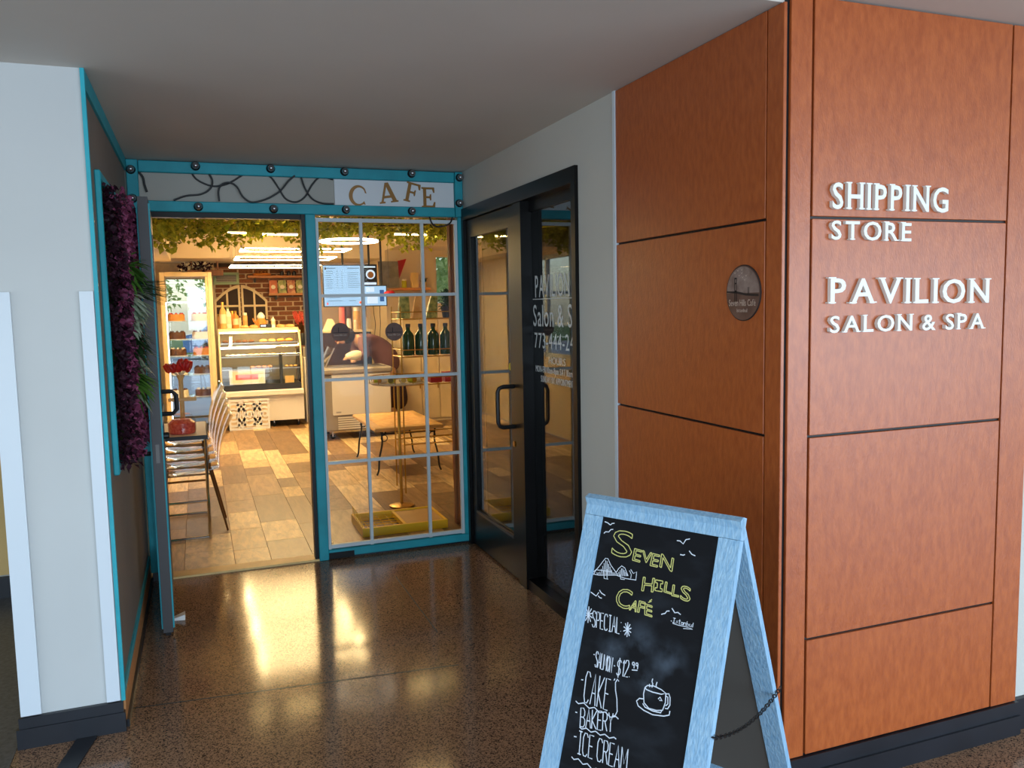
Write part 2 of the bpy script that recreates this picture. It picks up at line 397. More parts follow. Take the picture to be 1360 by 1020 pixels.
# floors
fl = struct('floor', MB().box(-4.5, 10, -3.4, 5.30, -.1, 0), 'concrete')
struct('floor_joint', MB().obox((.33, 3.47, .0006), (.995, -.1, 0), (.1, .995, 0), (0, 0, 1), .68, .004, .0006), 'black', fl)
struct('floor_joint', MB().obox((1.02, 4.25, .0006), (.0, 1, 0), (1, 0, 0), (0, 0, 1), .45, .003, .0006), 'black', fl)
a, b = px(113, 985, 'Z', 0), px(70, 1050, 'Z', 0)
d = (b-a).normalized()
struct('trim_1', MB().obox((a+b)/2 + Vector((0, 0, .002)), d, (-d.y, d.x, 0), (0, 0, 1), .35, .035, .003), 'black_base')
struct('floor_left', MB().box(-4.5, -.70, -.5, 5.28, .0, .003), 'concrete_grey')
cf = struct('cafe_floor', MB().box(-.6, 4.3, 5.30, 13.1, -.1, -.012), 'shelf_wood')
# plank tiles, each its own piece
unit = MB().cbox(-.5, .5, -.5, .5, -.5, .5, c=.006)
um = bpy.data.meshes.new('plank'); um.from_pydata(unit.v, [], unit.f); um.materials.append(M['plank'])
widths = [.26, .165, .30, .22]; x = -.58; k = 0; nplank = 0
cells = []
while x < 4.25:
    wd = widths[k % 4]; y = 5.33 + random.random()*.3 - .3
    while y < 13.05:
        L = random.choice((.42, .55, .75, .95)); y0, y1 = max(y, 5.33), min(y+L, 13.08)
        if y1-y0 > .05: cells.append((x, min(x+wd, 4.28), y0, y1))
        y += L
    x += wd; k += 1
cells.sort(key=lambda c: (c[2] - .9*(c[0] < 2.6)))
for c in cells[:299]:
    o = bpy.data.objects.new('plank', um); C.objects.link(o); o.parent = cf
    o.location = Vector(((c[0]+c[1])/2, (c[2]+c[3])/2, -.006)) - wl(cf); o.scale = (c[1]-c[0]-.003, c[3]-c[2]-.003, .012)
rest = MB()
for c in cells[299:]: rest.box(c[0]+.0015, c[1]-.0015, c[2]+.0015, c[3]-.0015, -.012, 0)
if rest.v: rest.build('far_planks', 'plank', cf, kind='stuff')
struct('threshold', MB().box(-.25, .66, 5.215, 5.335, 0, .012), 'light_wood')
tag(bpy.data.objects['threshold'], kind='structure')
# ceilings
struct('ceiling', B(-4.5, 10, 2.07, 5.30, ZC, 2.75), 'soffit')
struct('ceiling_front', B(-4.5, 10, -3.4, 2.07, ZC+.025, 2.75), 'soffit')
# lobby side walls and glazed front behind the viewer
struct('wall_lobby_left', MB().box(-4.6, -4.5, 2.7, 5.3, 0, 2.75).box(-4.6, -4.5, -3.4, -3.1, 0, 2.75).box(-4.6, -4.5, -3.1, 2.7, 2.4, 2.75), 'plaster')
wsd = thing('window_6', (-4.5, -.2, 0), kind='structure')
for i in range(5): B(-4.53, -4.47, -3.1+i*1.435, -3.04+i*1.435, 0, 2.4).build('mullion', 'black_frame', wsd)
struct('wall_lobby_right', B(10, 10.1, -3.4, 2.2, 0, 2.75), 'plaster')
wf = thing('window_1', (1.2, -3.4, 0), kind='structure')
for i in range(9): B(-2.9+i*1.56, -2.84+i*1.56, -3.42, -3.36, 0, 2.48).build('mullion', 'black_frame', wf)
struct('wall_front', MB().box(-4.6, -2.9, -3.5, -3.4, 0, 2.75).box(9.7, 10.1, -3.5, -3.4, 0, 2.75).box(-2.9, 9.7, -3.5, -3.4, 2.48, 2.75), 'plaster')
# left wall block: end face towards the viewer
XE = -.675
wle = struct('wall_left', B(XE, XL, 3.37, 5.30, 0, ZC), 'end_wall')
B(-.394, -.348, 3.355, 3.372, .12, 1.666).build('corner_guard', 'guard', wle)
B(XE-.004, -.612, 3.355, 3.372, .12, 1.666).build('corner_guard', 'guard', wle)
bl = struct('baseboard_left', MB().box(XE-.02, XL+.012, 3.345, 3.37, 0, .075).box(XE-.012, XL+.006, 3.352, 3.37, .075, .115), 'black_base')
# passage face of the left wall
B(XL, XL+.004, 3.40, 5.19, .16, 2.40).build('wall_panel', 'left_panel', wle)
for nm, bx in (('trim_strip', (XL, XL+.014, 3.362, 3.385, .115, ZC-.001)), ('trim_strip', (XL, XL+.014, 3.385, 5.19, 2.385, ZC-.001)), ('trim_strip', (XL, XL+.012, 3.385, 5.19, .125, .165))):
    B(*bx).build(nm, 'teal', wle)
MB().box(XL, XL+.012, 3.38, 5.2, .012, .12).build('base_board', 'shelf_wood', wle)
MB().box(XL, XL+.022, 3.38, 5.2, 0, .03).build('base_shoe', 'black_base', wle)
# neighbouring shop front at far left, papered over
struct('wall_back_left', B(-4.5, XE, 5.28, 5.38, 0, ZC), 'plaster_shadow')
struct('baseboard_back', B(-4.5, XE-.001, 5.25, 5.28, 0, .12), 'black_base')
B(-2.6, -.85, 5.270, 5.2785, .13, 2.1).build('paper_covering', 'kraft', None, label='tan kraft paper covering the far shop window beyond the white end wall', cat='paper')
# right wall with salon door (X = XR)
YJ0, YJ1 = 3.475, 5.215           # door frame outer extents along y
ZDO = 2.215
struct('wall_right', MB().box(XR, XR+.12, 3.125, YJ0, 0, ZC).box(XR, XR+.12, YJ1, 5.30, 0, ZC).box(XR, XR+.12, YJ0, YJ1, ZDO, ZC), 'plaster')
struct('trim_2', B(XR-.006, XR+.01, 3.108, 3.128, 0.0, ZC), 'guard')
# brown clad column
XB = 1.653
core = struct('wall_brown', MB().box(XB+.024, 2.9, YB+.024, 3.106, 0, ZC+.02).box(2.705, 10, YB+.03, YB+.12, 0, ZC+.02), 'plaster')
bk = struct('wall_reveal', MB().box(XB+.012, 2.70, YB+.012, YB+.0235, .1, ZC+.02).box(XB+.012, XB+.0235, YB+.0237, 3.106, .1, ZC), 'black')
zs = [.118, .505, 1.158, 1.831, 2.50]; g = .004
for i in range(4):
    z1 = zs[i+1]-g if i < 3 else ZC+.02
    CB(1.760, 2.572, YB, YB+.0118, zs[i]+g, z1, c=.0015).build('panel', 'brown_panel', core)
    z1 = zs[i+1]-g if i < 3 else ZC-.002
    CB(XB, XB+.0118, 2.137, 3.106, zs[i]+g, z1, c=.0015).build('panel', 'brown_panel', core)
CB(XB+.022, 1.752, YB, YB+.0118, .12, ZC+.02, c=.0015).build('panel', 'brown_panel', core)
CB(2.580, 2.702, YB, YB+.0118, .12, ZC+.02, c=.0015).build('panel', 'brown_panel', core)
CB(XB, XB+.0118, YB+.006, 2.131, .12, ZC-.002, c=.0015).build('panel', 'brown_panel', core)
struct('baseboard_right', MB().box(XB-.012, 2.71, YB-.018, YB+.012, 0, .07).box(XB-.004, 2.71, YB-.009, YB+.012, .07, .118).box(2.71, 9.99, YB+.005, YB+.03, 0, .118).box(XB-.012, XB+.02, YB+.012, 3.10, 0, .07).box(XB-.005, XB+.02, YB+.012, 3.10, .07, .118), 'black_base')
# salon room behind the door, unlit
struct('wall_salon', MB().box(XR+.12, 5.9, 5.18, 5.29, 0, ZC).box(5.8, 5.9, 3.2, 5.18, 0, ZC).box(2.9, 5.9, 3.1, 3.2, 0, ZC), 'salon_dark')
# ================================================================== SALON DOOR (door_1)
d1 = thing('door_1', (XR, 4.35, 0), kind='structure')
XD0, XD1 = XR-.018, XR+.10
B(XD0, XD1, YJ1-.045, YJ1, 0, ZDO).build('jamb', 'black_frame', d1)
B(XD0, XD1, YJ0, YJ0+.045, 0, ZDO).build('jamb', 'black_frame', d1)
B(XD0, XD1, YJ0+.045, YJ1-.045, ZDO-.075, ZDO).build('header', 'black_frame', d1)
B(XD0+.01, XD1, 4.185, 4.300, 0, ZDO-.075).build('mullion', 'black_frame', d1)
B(XD0+.02, XD1, YJ0+.045, 4.185, 0, .06).build('sill', 'black_frame', d1)
XG = XR+.055
sp = B(XG, XG+.006, YJ0+.045, 4.185, .06, ZDO-.075).build('sidelight_pane', 'salon_pane', d1)
B(XG-.014, XG+.02, YJ0+.045, 4.185, ZDO-.13, ZDO-.075).build('sidelight_rail', 'black_frame', d1)
B(XG-.014, XG+.02, YJ0+.045, YJ0+.075, .06, ZDO-.13).build('sidelight_stile', 'black_frame', d1)
lf = thing('door_leaf', (0, 0, 0)); lf.parent = d1
Y0, Y1 = 4.302, 5.168
XA, XBb = XR+.002, XR+.046
B(XA, XBb, Y0, Y0+.10, .012, ZDO-.08).build('lock_stile', 'black_frame', lf)
B(XA, XBb, Y1-.09, Y1, .012, ZDO-.08).build('hinge_stile', 'black_frame', lf)
B(XA, XBb, Y0+.10, Y1-.09, ZDO-.19, ZDO-.08).build('top_rail', 'black_frame', lf)
B(XA, XBb, Y0+.10, Y1-.09, .012, .235).build('bottom_rail', 'black_frame', lf)
B(XA-.004, XA+.016, Y0+.10, Y1-.09, .235, .25).build('glazing_bead', 'grey_metal', lf)
B(XR+.02, XR+.026, Y0+.10, Y1-.09, .235, ZDO-.19).build('leaf_pane', 'salon_pane', lf)
def dpull(parent, x0, sgn, y, z0, z1, yoff=0, out=.075, r=.012, name='handle', axis='x'):
    pts = []
    if axis == 'x':
        P = lambda o, z: Vector((x0+sgn*o, y, z))
    else:
        P = lambda o, z: Vector((x0, y+sgn*o, z))
    pts = [P(0, z0), P(out-.03, z0), P(out-.009, z0+.009), P(out, z0+.03), P(out, z1-.03), P(out-.009, z1-.009), P(out-.03, z1), P(0, z1)]
    return MB().tube(pts, r, 8).build(name, 'black', parent, smooth=True)
dpull(lf, XA, -1, Y0+.05, .90, 1.13, out=.10)
dpull(lf, XBb, 1, Y0+.05, .90, 1.13, out=.09)
MB().lathe([(.017, 0), (.017, .008), (.012, .010)], (XA, Y0+.05, .80), 14, ax=(-1, 0, 0)).build('lock_cylinder', 'brass', lf)
# lettering on the sidelight, read from the passage (letters run towards the viewer)
def vinyl(txt, yL, yR, z0, z1, x=XG-.0006, parent=sp):
    mb = MB(); gap = .13; xs = []; cur = 0
    for ch in txt:
        if ch == ' ': cur += .32; xs.append(None); continue
        v, f, e = glyph(ch); xs.append(cur); cur += max(q[0] for q in v)+gap
    tot = cur-gap; sx = (yL-yR)/tot; sz = (z1-z0)/.72
    for ch, o in zip(txt, xs):
        if o is None: continue
        solid_glyph(mb, ch, lambda gx, gy, hh: (x-hh, yL-(gx+o)*sx, z0+gy*sz), 0, .0004)
    return mb.build('lettering', 'vinyl_white', parent)
def zv(v, u=735): return px(u, v, 'X', XG).z
vinyl('PAVILION', 4.14, 3.70, zv(394), zv(362))
B(XG-.001, XG-.0004, 3.53, 4.175, zv(396)-.004, zv(396)).build('lettering_rule', 'vinyl_white', sp)
vinyl('Salon & Spa', 4.172, 3.55, zv(434), zv(403))
vinyl('773-444-2416', 4.16, 3.58, zv(464), zv(442))
vinyl('HOURS', 3.97, 3.76, zv(484), zv(474))
vinyl('MON-FRI 10am-8pm SAT 10am-6pm', 4.15, 3.60, zv(497), zv(488))
vinyl('SUNDAY BY APPOINTMENT', 4.08, 3.66, zv(510), zv(501))
# round notice on the door leaf glass
MB().lathe([(.028, 0), (.028, .001)], (XR+.0195, 4.45, 1.235), 20, ax=(-1, 0, 0)).build('notice', 'black', lf)
MB().lathe([(.022, 0), (.022, .001)], (XR+.0185, 4.45, 1.235), 20, ax=(-1, 0, 0)).build('notice_print', 'yellow_lid', lf)
# ================================================================== CAFE FRONT
YP = YF          # front plane of window and post
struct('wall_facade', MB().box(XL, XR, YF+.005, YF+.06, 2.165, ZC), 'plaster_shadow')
# teal beams
def pz(u, v, Y=YF-.03): return px(u, v, 'Y', Y).z
bf = thing('beam_frame', ((XL+XR)/2, YF, 2.165), 'teal painted timber frame of two beams with round bulbs over the cafe entrance', 'beam frame')
CB(XL+.075, XR-.055, YF-.03, YF+.004, 2.385, 2.45).build('beam', 'teal', bf)
CB(XL+.075, XR-.055, YF-.03, YF+.004, 2.165, 2.225).build('beam', 'teal', bf)
CB(XL+.012, XL+.073, YF-.036, YF+.004, 2.165, 2.452).build('post', 'teal', bf)
CB(XR-.053, XR-.002, YF-.036, YF+.004, 2.165, 2.452).build('post', 'teal', bf)
for (u, v) in ((173.5, 225), (176, 263.5), (259.5, 220.5), (359.5, 224), (457.5, 228), (546.5, 230.5), (610, 236), (610, 270), (263.5, 274.5), (363.5, 277.5), (459.5, 278.5), (547, 280.5)):
    p = px(u, v, 'Y', YF-.036); p.z = min(p.z, 2.43)
    s = MB().lathe([(.026, 0), (.026, .006), (.019, .012), (.017, .02)], (p.x, YF-.03, p.z), 14, ax=(0, -1, 0)).build('bulb_socket', 'black', bf, smooth=True)
    MB().lathe([(.012, .015), (.018, .012), (.0205, .032), (.0175, .043), (.010, .049), (.003, .051)], (p.x, YF-.03, p.z), 14, ax=(0, -1, 0)).build('bulb', 'bulb_glass', s, smooth=True)
# cables looped over the header
def smooth_path(pts, n=6):
    pts = [Vector(p) for p in pts]; out = []
    for i in range(len(pts)-1):
        p0 = pts[max(i-1, 0)]; p1 = pts[i]; p2 = pts[i+1]; p3 = pts[min(i+2, len(pts)-1)]
        for k in range(n):
            t = k/n; out.append(.5*((2*p1)+(p2-p0)*t+(2*p0-5*p1+4*p2-p3)*t*t+(3*p1-p0-3*p2+p3)*t**3))
    out.append(pts[-1]); return out
def z3(l): return [(150+x/4.533, 190+y/4.533) for x, y in l]     # crop coordinates -> photograph
cabs = [([(470, 172), (500, 215), (560, 248), (620, 260), (690, 245), (760, 205), (800, 182)], 'upper-left swag'),
        ([(572, 176), (598, 225), (585, 275), (530, 308), (440, 318), (365, 345)], 'left loop dropping to the lower beam'),
        ([(640, 350), (635, 290), (655, 250), (700, 238), (745, 262), (780, 320), (830, 355), (890, 348), (950, 325), (1010, 285), (1055, 230), (1095, 196)], 'long middle wave'),
        ([(900, 188), (950, 205), (1000, 275), (1040, 335), (1100, 355), (1155, 325), (1200, 250), (1250, 205), (1325, 220)], 'right wave ending behind the sign'),
        ([(1130, 196), (1155, 270), (1200, 335), (1260, 362), (1330, 366)], 'tail looping down to the sign')]
for ci, (l, w_) in enumerate(cabs):
    pts = [px(u, v, 'Y', YF-.002-.012*(ci % 3)-.002*ci) for u, v in z3(l)]
    MB().tube(smooth_path(pts), .0052, 6).build('cable', 'cable', None, smooth=True, label='black cable over the cafe header, the '+w_, cat='cable', group='cables looped over the cafe header')
pts = [px(u, v, 'Y', YF-.01) for u, v in z3([(152, 170), (180, 205), (190, 250), (205, 295)])]
MB().tube(smooth_path(pts), .006, 6).build('cable', 'cable', None, smooth=True, label='black cable hanging at the left end of the cafe header beside the door', cat='cable', group='cables looped over the cafe header')
pts = [px(u, v, 'Y', YF-.02) for u, v in ((570, 287), (574, 297), (581, 301), (590, 300), (598, 296), (601, 288))]
MB().tube(smooth_path(pts), .005, 6).build('cable', 'cable', None, smooth=True, label='short black cable drooping below the beam at the top right of the cafe window', cat='cable', group='cables looped over the cafe header')
# CAFE sign
sg = thing('cafe_sign', (1.2, YF-.004, 2.225), 'white sign board with gold serif letters reading CAFE between the teal beams', 'sign')
sa, sb_, sc_, sd_ = [px(u, v, 'Y', YF-.008) for u, v in ((443.5, 235), (602.5, 239), (602.5, 275.6), (444, 271.6))]
zt, zb = 2.384, 2.226
B(sa.x, XR-.056, YF-.008, YF+.003, zb, zt).build('board', 'sign_white', sg)
SER = {'C': None,
 'A': [[(0, 0), (.30, 0), (.30, .07), (.21, .09), (.47, .80), (.60, 1), (.42, 1), (.10, .09), (0, .07)], [(.60, 0), (1, 0), (1, .07), (.92, .09), (.60, 1), (.47, .80), (.70, .09), (.60, .07)], [(.26, .24), (.66, .24), (.62, .36), (.30, .36)]],
 'F': [[(0, 0), (.46, 0), (.46, .07), (.34, .09), (.34, .46), (.60, .46), (.64, .36), (.72, .36), (.72, .66), (.64, .66), (.60, .56), (.34, .56), (.34, .90), (.80, .90), (.90, .72), (1, .72), (.97, 1), (0, 1), (0, .93), (.12, .91), (.12, .09), (0, .07)]],
 'E': [[(0, 0), (.97, 0), (1, .28), (.90, .28), (.80, .10), (.34, .10), (.34, .46), (.58, .46), (.62, .36), (.70, .36), (.70, .66), (.62, .66), (.58, .56), (.34, .56), (.34, .90), (.78, .90), (.86, .74), (.95, .74), (.93, 1), (0, 1), (0, .93), (.12, .91), (.12, .09), (0, .07)]]}
def arc_C():
    o, i = [], []
    for k in range(25):
        g = math.radians(48 + k*(312-48)/24); o.append((.5+.5*math.cos(g), .5+.5*math.sin(g)))
        i.append((.56+.36*math.cos(g), .5+.40*math.sin(g)))
    return [o + [(.97, .12), (.86, .28)] + i[::-1] + [(.86, .68), (.95, .66)]]
SER['C'] = arc_C()
for ch, cx, cy, wd, ht, rot in (('C', 475.5, 259.7, 24, 27, -8), ('A', 514.8, 256, 25, 26, 8), ('F', 547.5, 256, 19, 25, -13), ('E', 569, 262.3, 18, 25.5, 0)):
    c = px(cx, cy, 'Y', YF-.01); s_ = (px(cx+10, cy, 'Y', YF-.01)-c).length/10
    mb = MB(); g = math.radians(rot); cr, sr = math.cos(g), math.sin(g)
    for poly in SER[ch]:
        def fn(x, y, h, c=c, wd=wd*s_, ht=ht*s_*1.0):
            a, b2 = (x-.5)*wd, (y-.5)*ht
            return (c.x+a*cr-b2*sr, h, c.z+a*sr+b2*cr)
        mb.prism(poly, fn, YF-.0082, YF-.013)
    if ch == 'A':
        pass
    mb.build('letter', 'gold_letter', sg)
# left jamb, post, door opening
dj = thing('door_frame', (.2, YF, 0), kind='structure')
CB(XL+.012, XL+.115, YF-.02, YF+.06, .05, 2.165).build('jamb', 'teal', dj)
B(XL+.02, XL+.11, YF-.015, YF+.05, 0, .05).build('jamb_foot', 'black_base', dj)
CB(.645, .705, YF-.035, YF+.06, 0, 2.165).build('mullion_post', 'teal', dj)
B(.622, .645, YF-.02, YF+.06, 0, 2.165).build('door_stop', 'black_frame', dj)
B(XL+.115, .645, YF-.0, YF+.06, 2.135, 2.165).build('head_stop', 'black_frame', dj)
# window with white glazing bars
wn = thing('window_2', (1.18, YF, 0), kind='structure')
WX0, WX1 = .705, XR-.004
CB(WX0, WX1, YF-.03, YF+.03, .012, .062).build('sill_rail', 'teal', wn)
B(WX0, WX0+.16, YF-.034, YF-.0302, .006, .045).build('sill_plate', 'black_frame', wn)
CB(WX1-.036, WX1, YF-.03, YF+.03, .062, 2.165).build('side_rail', 'teal', wn)
B(WX0, WX1, YF-.01, YF+.03, 0, .012).build('sill_base', 'black_base', wn)
gx0, gx1, gz0, gz1 = WX0, WX1-.036, .062, 2.165
bars_x = [gx0+.010, px(486, 500, 'Y', YF).x, px(565.5, 500, 'Y', YF).x, gx1-.010]
bars_z = [gz0+.016, px(520, 608, 'Y', YF).z, px(520, 500.5, 'Y', YF).z, px(520, 391.7, 'Y', YF).z, 2.135]
hb = .0095
for i, z in enumerate(bars_z): B(gx0, gx1, YF-.012, YF+.012, z-hb*(1.2 if i in (0, 4) else 1), z+hb*(1.2 if i in (0, 4) else 1)).build('glazing_bar', 'muntin', wn)
for i, x in enumerate(bars_x): B(x-hb, x+hb, YF-.0125, YF+.0125, gz0, 2.147).build('glazing_bar', 'muntin', wn)
for i in range(3):
    for j in range(4):
        B(bars_x[i]+hb, bars_x[i+1]-hb, YF+.0, YF+.004, bars_z[j]+hb, bars_z[j+1]-hb).build('pane', 'pane', wn)
# two round brown stickers on the window
def sticker(u, v, Y, r, label):
    c = px(u, v, 'Y', Y); s = thing('round_sticker', c, label, 'sticker', 'round stickers on the cafe window')
    ax = (0, -1, 0)
    MB().lathe([(r, 0), (r, .0006)], c, 32, ax=ax).build('disc', 'sticker_brown', s)
    MB().lathe([(r*.96, 0), (r*.96, .0003)], c+Vector((0, -.0006, 0)), 32, ax=ax).build('print_ground', 'sticker_brown', s)
    e = .0012
    MB().box(c.x-r*.85, c.x+r*.85, c.y-e-.0003, c.y-e, c.z-r*.10, c.z-r*.02).build('bridge_deck', 'sticker_dark', s)
    MB().box(c.x-r*.22, c.x-r*.14, c.y-e-.0003, c.y-e, c.z-r*.10, c.z+r*.5).build('bridge_tower', 'sticker_dark', s)
    mb = MB(); txt = 'Seven Hills Cafe'; cur = 0; xs = []
    for ch in txt:
        if ch == ' ': cur += .3; xs.append(None); continue
        gv, f, ee = glyph(ch); xs.append(cur); cur += max(q[0] for q in gv)+.09
    sx = r*1.4/cur
    for ch, o in zip(txt, xs):
        if o is not None: solid_glyph(mb, ch, lambda gx, gy, hh: (c.x-r*.7+(gx+o)*sx, c.y-e-hh, c.z-r*.42+gy*r*.3), 0, .0003)
    mb.build('lettering', 'sticker_print', s)
sticker(452, 441, YF-.0006, .058, 'round brown sticker on the cafe window pane nearest the teal post')
sticker(523.5, 440.5, YF-.0006, .058, 'round brown sticker on the middle column of cafe window panes')
# ------------------------------------------------------------------ open cafe door, seen edge on
dr = thing('cafe_door', (-.25, 5.2, 0), 'open grey cafe door swung outward beside the plant wall, seen edge on', 'door')
hx, hy, fx, fy = -.213, YF-.03, -.190, 4.30
dv = Vector((fx-hx, fy-hy, 0)); DL = dv.length; dv.normalize(); dn = Vector((-dv.y, dv.x, 0))
if dn.x < 0: dn = -dn           # dn points to +x (outer right face)
def dbox(a0, a1, n0, n1, z0, z1):
    P = Vector((hx, hy, 0)); c = P + dv*(a0+a1)/2 + dn*(n0+n1)/2 + Vector((0, 0, (z0+z1)/2))
    return MB().obox(c, dv, dn, (0, 0, 1), abs(a1-a0)/2, abs(n1-n0)/2, abs(z1-z0)/2)
T = .045
dbox(DL-.11, DL, -T, 0, .012, 2.13).build('lock_stile', 'door_edge', dr)
dbox(0, .10, -T, 0, .012, 2.13).build('hinge_stile', 'door_edge', dr)
dbox(.10, DL-.11, -T, 0, 2.02, 2.13).build('top_rail', 'door_edge', dr)
dbox(.10, DL-.11, -T, 0, .012, .22).build('bottom_rail', 'door_edge', dr)
dbox(.10, DL-.11, -T/2-.003, -T/2+.003, .22, 2.02).build('door_pane', 'pane', dr)
for n0, n1 in ((0, .007), (-T-.007, -T)):
    dbox(DL-.05, DL-.012, n0, n1, .03, 2.10).build('edge_strip', 'teal', dr)
    dbox(.05, DL-.05, n0, n1, 1.03, 1.06).build('cross_bar', 'muntin', dr)
dbox(DL-.0, DL+.002, -T+.014, -.014, .86, .95).build('strike_plate', 'grey_metal', dr)
dbox(DL-.05, DL+.004, -T+.01, -.01, .0, .012).build('bottom_sweep', 'rubber', dr)
def pulls(z0, z1, n_out, a):
    P = Vector((hx, hy, 0)) + dv*a; n0 = 0 if n_out > 0 else -T
    f = lambda n, z: P + dn*(n0+n) + Vector((0, 0, z))
    s = 1 if n_out > 0 else -1; o = abs(n_out)
    MB().tube([f(0, z0), f(s*(o-.02), z0), f(s*o, z0+.02), f(s*o, z1-.02), f(s*(o-.02), z1), f(0, z1)], .011, 8).build('pull_handle', 'black', dr, smooth=True)
pulls(1.09, 1.20, .075, DL-.06)
pulls(.90, 1.115, -.075, DL-.06)
MB().lathe([(.016, 0), (.016, .03), (.012, .034)], Vector((hx, hy, .985))+dv*(DL-.05), 12, ax=dn).build('lock_cylinder', 'black', dr)
# door stop wedge
wd_ = px(238, 822, 'Z', 0)
MB().quadbox([wd_+Vector(q) for q in ((-.05, -.012, 0), (.03, -.03, 0), (.03, .03, 0), (-.05, .012, 0), (-.05, -.012, .004), (.03, -.03, .028), (.03, .03, .028), (-.05, .012, .004))]).build('door_wedge', 'plastic_white', None, label='small pale door wedge on the floor by the open door', cat='door wedge')
# ------------------------------------------------------------------ plant wall in the passage
pw = thing('plant_wall', (XL, 4.2, 1.0), 'framed wall panel of artificial purple and green foliage in the left passage', 'plant wall')
PY0, PY1, PZ0, PZ1 = 3.60, 4.86, .98, 2.10
for bx in ((PY0-.028, PY0, PZ0-.035, PZ1+.035), (PY1, PY1+.035, PZ0-.035, PZ1+.035), (PY0, PY1, PZ1, PZ1+.035), (PY0, PY1, PZ0-.035, PZ0)):
    CB(XL+.004, XL+.026, bx[0], bx[1], bx[2], bx[3]).build('frame_rail', 'teal', pw)
B(XL+.004, XL+.012, PY0, PY1, PZ0, PZ1).build('backing', 'leaf_darkgreen', pw)
mb = MB(); mb2 = MB()
for i in range(7600):
    y = random.uniform(PY0+.01, PY1-.01); z = random.uniform(PZ0-.02, PZ1-.01)
    dep = random.uniform(.02, .085)*(1 - .4*(y < PY0+.1))
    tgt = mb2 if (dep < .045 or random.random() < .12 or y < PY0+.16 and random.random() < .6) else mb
    L = random.uniform(.018, .034)
    tgt.leaf((XL+dep, y, z), (random.uniform(.2, 1), random.uniform(-1, 1), random.uniform(-1, .6)), (1, random.uniform(-.4, .4), .3), L, L*.85)
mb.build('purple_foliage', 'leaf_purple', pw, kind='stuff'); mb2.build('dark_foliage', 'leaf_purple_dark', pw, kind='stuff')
def tuft(name, y, z, n, L, W, m, spread=1.0, x=XL+.06, down=.25, out=1.0):
    t = MB()
    for i in range(n):
        g = random.uniform(0, 2*math.pi); r = random.uniform(.3, 1)*spread
        dd = Vector((out*random.uniform(.4, 1), math.cos(g)*r, math.sin(g)*r-down)).normalized()
        l = L*random.uniform(.7, 1.1); p = Vector((x, y+random.uniform(-.03, .03), z+random.uniform(-.03, .03)))
        side = dd.cross(Vector((0, 0, 1))).normalized(); dr_ = Vector((0, 0, -1))
        b = len(t.v); pts = []
        for k in range(5):
            s = k/4; q = p + dd*l*s + dr_*l*.35*s*s; wv = W*math.sin(math.pi*(.12+.88*s)) if k < 4 else .0005
            t.v += [tuple(q-side*wv/2), tuple(q+side*wv/2)]
        for k in range(4): t.f.append((b+2*k, b+2*k+1, b+2*k+3, b+2*k+2))
    t.build(name, m, pw, smooth=True, kind='stuff')
tuft('pale_leaf_tuft', 3.98, 1.78, 46, .13, .026, 'leaf_green')
tuft('pale_leaf_tuft', 3.97, 1.66, 46, .13, .03, 'leaf_pale')
tuft('pale_leaf_tuft', 3.97, 1.57, 34, .12, .026, 'leaf_pale')
tuft('dark_fern', 4.0, 1.48, 60, .12, .018, 'leaf_darkgreen')
tuft('pale_leaf_tuft', 4.02, 1.41, 26, .12, .022, 'leaf_pale')
tuft('green_leaf_tuft', 3.95, 1.31, 54, .13, .022, 'leaf_green')
tuft('pale_leaf_tuft', 4.15, 1.25, 26, .11, .02, 'leaf_pale')
t = MB()
for i in range(60):      # long grass blades reaching out past the door
    p = Vector((XL+.08, 3.98+random.uniform(-.03, .03), 1.70+random.uniform(-.03, .03)))
    dd = Vector((1, random.uniform(-.30, .1), random.uniform(-.5, .1))).normalized(); l = random.uniform(.12, .21)
    t.leaf(p, dd, (0, .3, 1), l, .007, .1)
t.build('grass_blades', 'leaf_darkgreen', pw, kind='stuff')
# ================================================================== RAISED SIGN LETTERS ON THE BROWN COLUMN
SERIF = {'H': 'bl br tl tr', 'I': 'bc tc', 'P': 'bl tl', 'N': 'bl tl tr', 'T': 'bc', 'R': 'bl tl br', 'E': 'bl tl', 'A': 'bl br', 'V': 'tl tr', 'L': 'bl tl'}
def raised(txt, x0, x1, zL, zR, cap, label):
    t = thing('sign_lettering', ((x0+x1)/2, YB-.014, min(zL, zR)), label, 'sign')
    gap = .17; cur = 0; xs = []
    for ch in txt:
        if ch == ' ': cur += .30; xs.append(None); continue
        v, f, e = glyph(ch, True, .012); xs.append(cur); cur += max(q[0] for q in v)+gap
    sx = (x1-x0)/(cur-gap)
    for ch, o in zip(txt, xs):
        if o is None: continue
        v, f, e = glyph(ch, True, .012); w_ = max(q[0] for q in v); hh = max(q[1] for q in v); sz = cap/.729
        mb = MB(); zb = zL + (zR-zL)*((o*sx)/(x1-x0))
        solid_glyph(mb, ch, lambda gx, gy, h: (x0+(gx+o)*sx, h, zb+gy*sz), YB-.014, YB-.0004, .012)
        for k in SERIF.get(ch, '').split():
            cx = {'l': .05, 'c': w_/2, 'r': w_-.05}[k[1]]; cz = 0 if k[0] == 'b' else .729
            mb.box(x0+(o+cx-.11)*sx, x0+(o+cx+.11)*sx, YB-.0143, YB-.0002, zb+(cz-(0 if k[0] == 'b' else .035))*sz, zb+(cz+(.035 if k[0] == 'b' else 0))*sz)
        mb.build('letter', 'letter_white', t)
raised('SHIPPING', 1.823, 2.293, 1.858, 1.856, .081, 'large white raised letters reading SHIPPING on the brown column')
raised('STORE', 1.821, 2.140, 1.765, 1.762, .059, 'small white raised letters reading STORE on the brown column')
raised('PAVILION', 1.821, 2.487, 1.570, 1.561, .080, 'largest white raised letters reading PAVILION on the brown column')
raised('SALON & SPA', 1.821, 2.470, 1.480, 1.475, .053, 'white raised letters reading SALON & SPA, lowest line on the brown column')
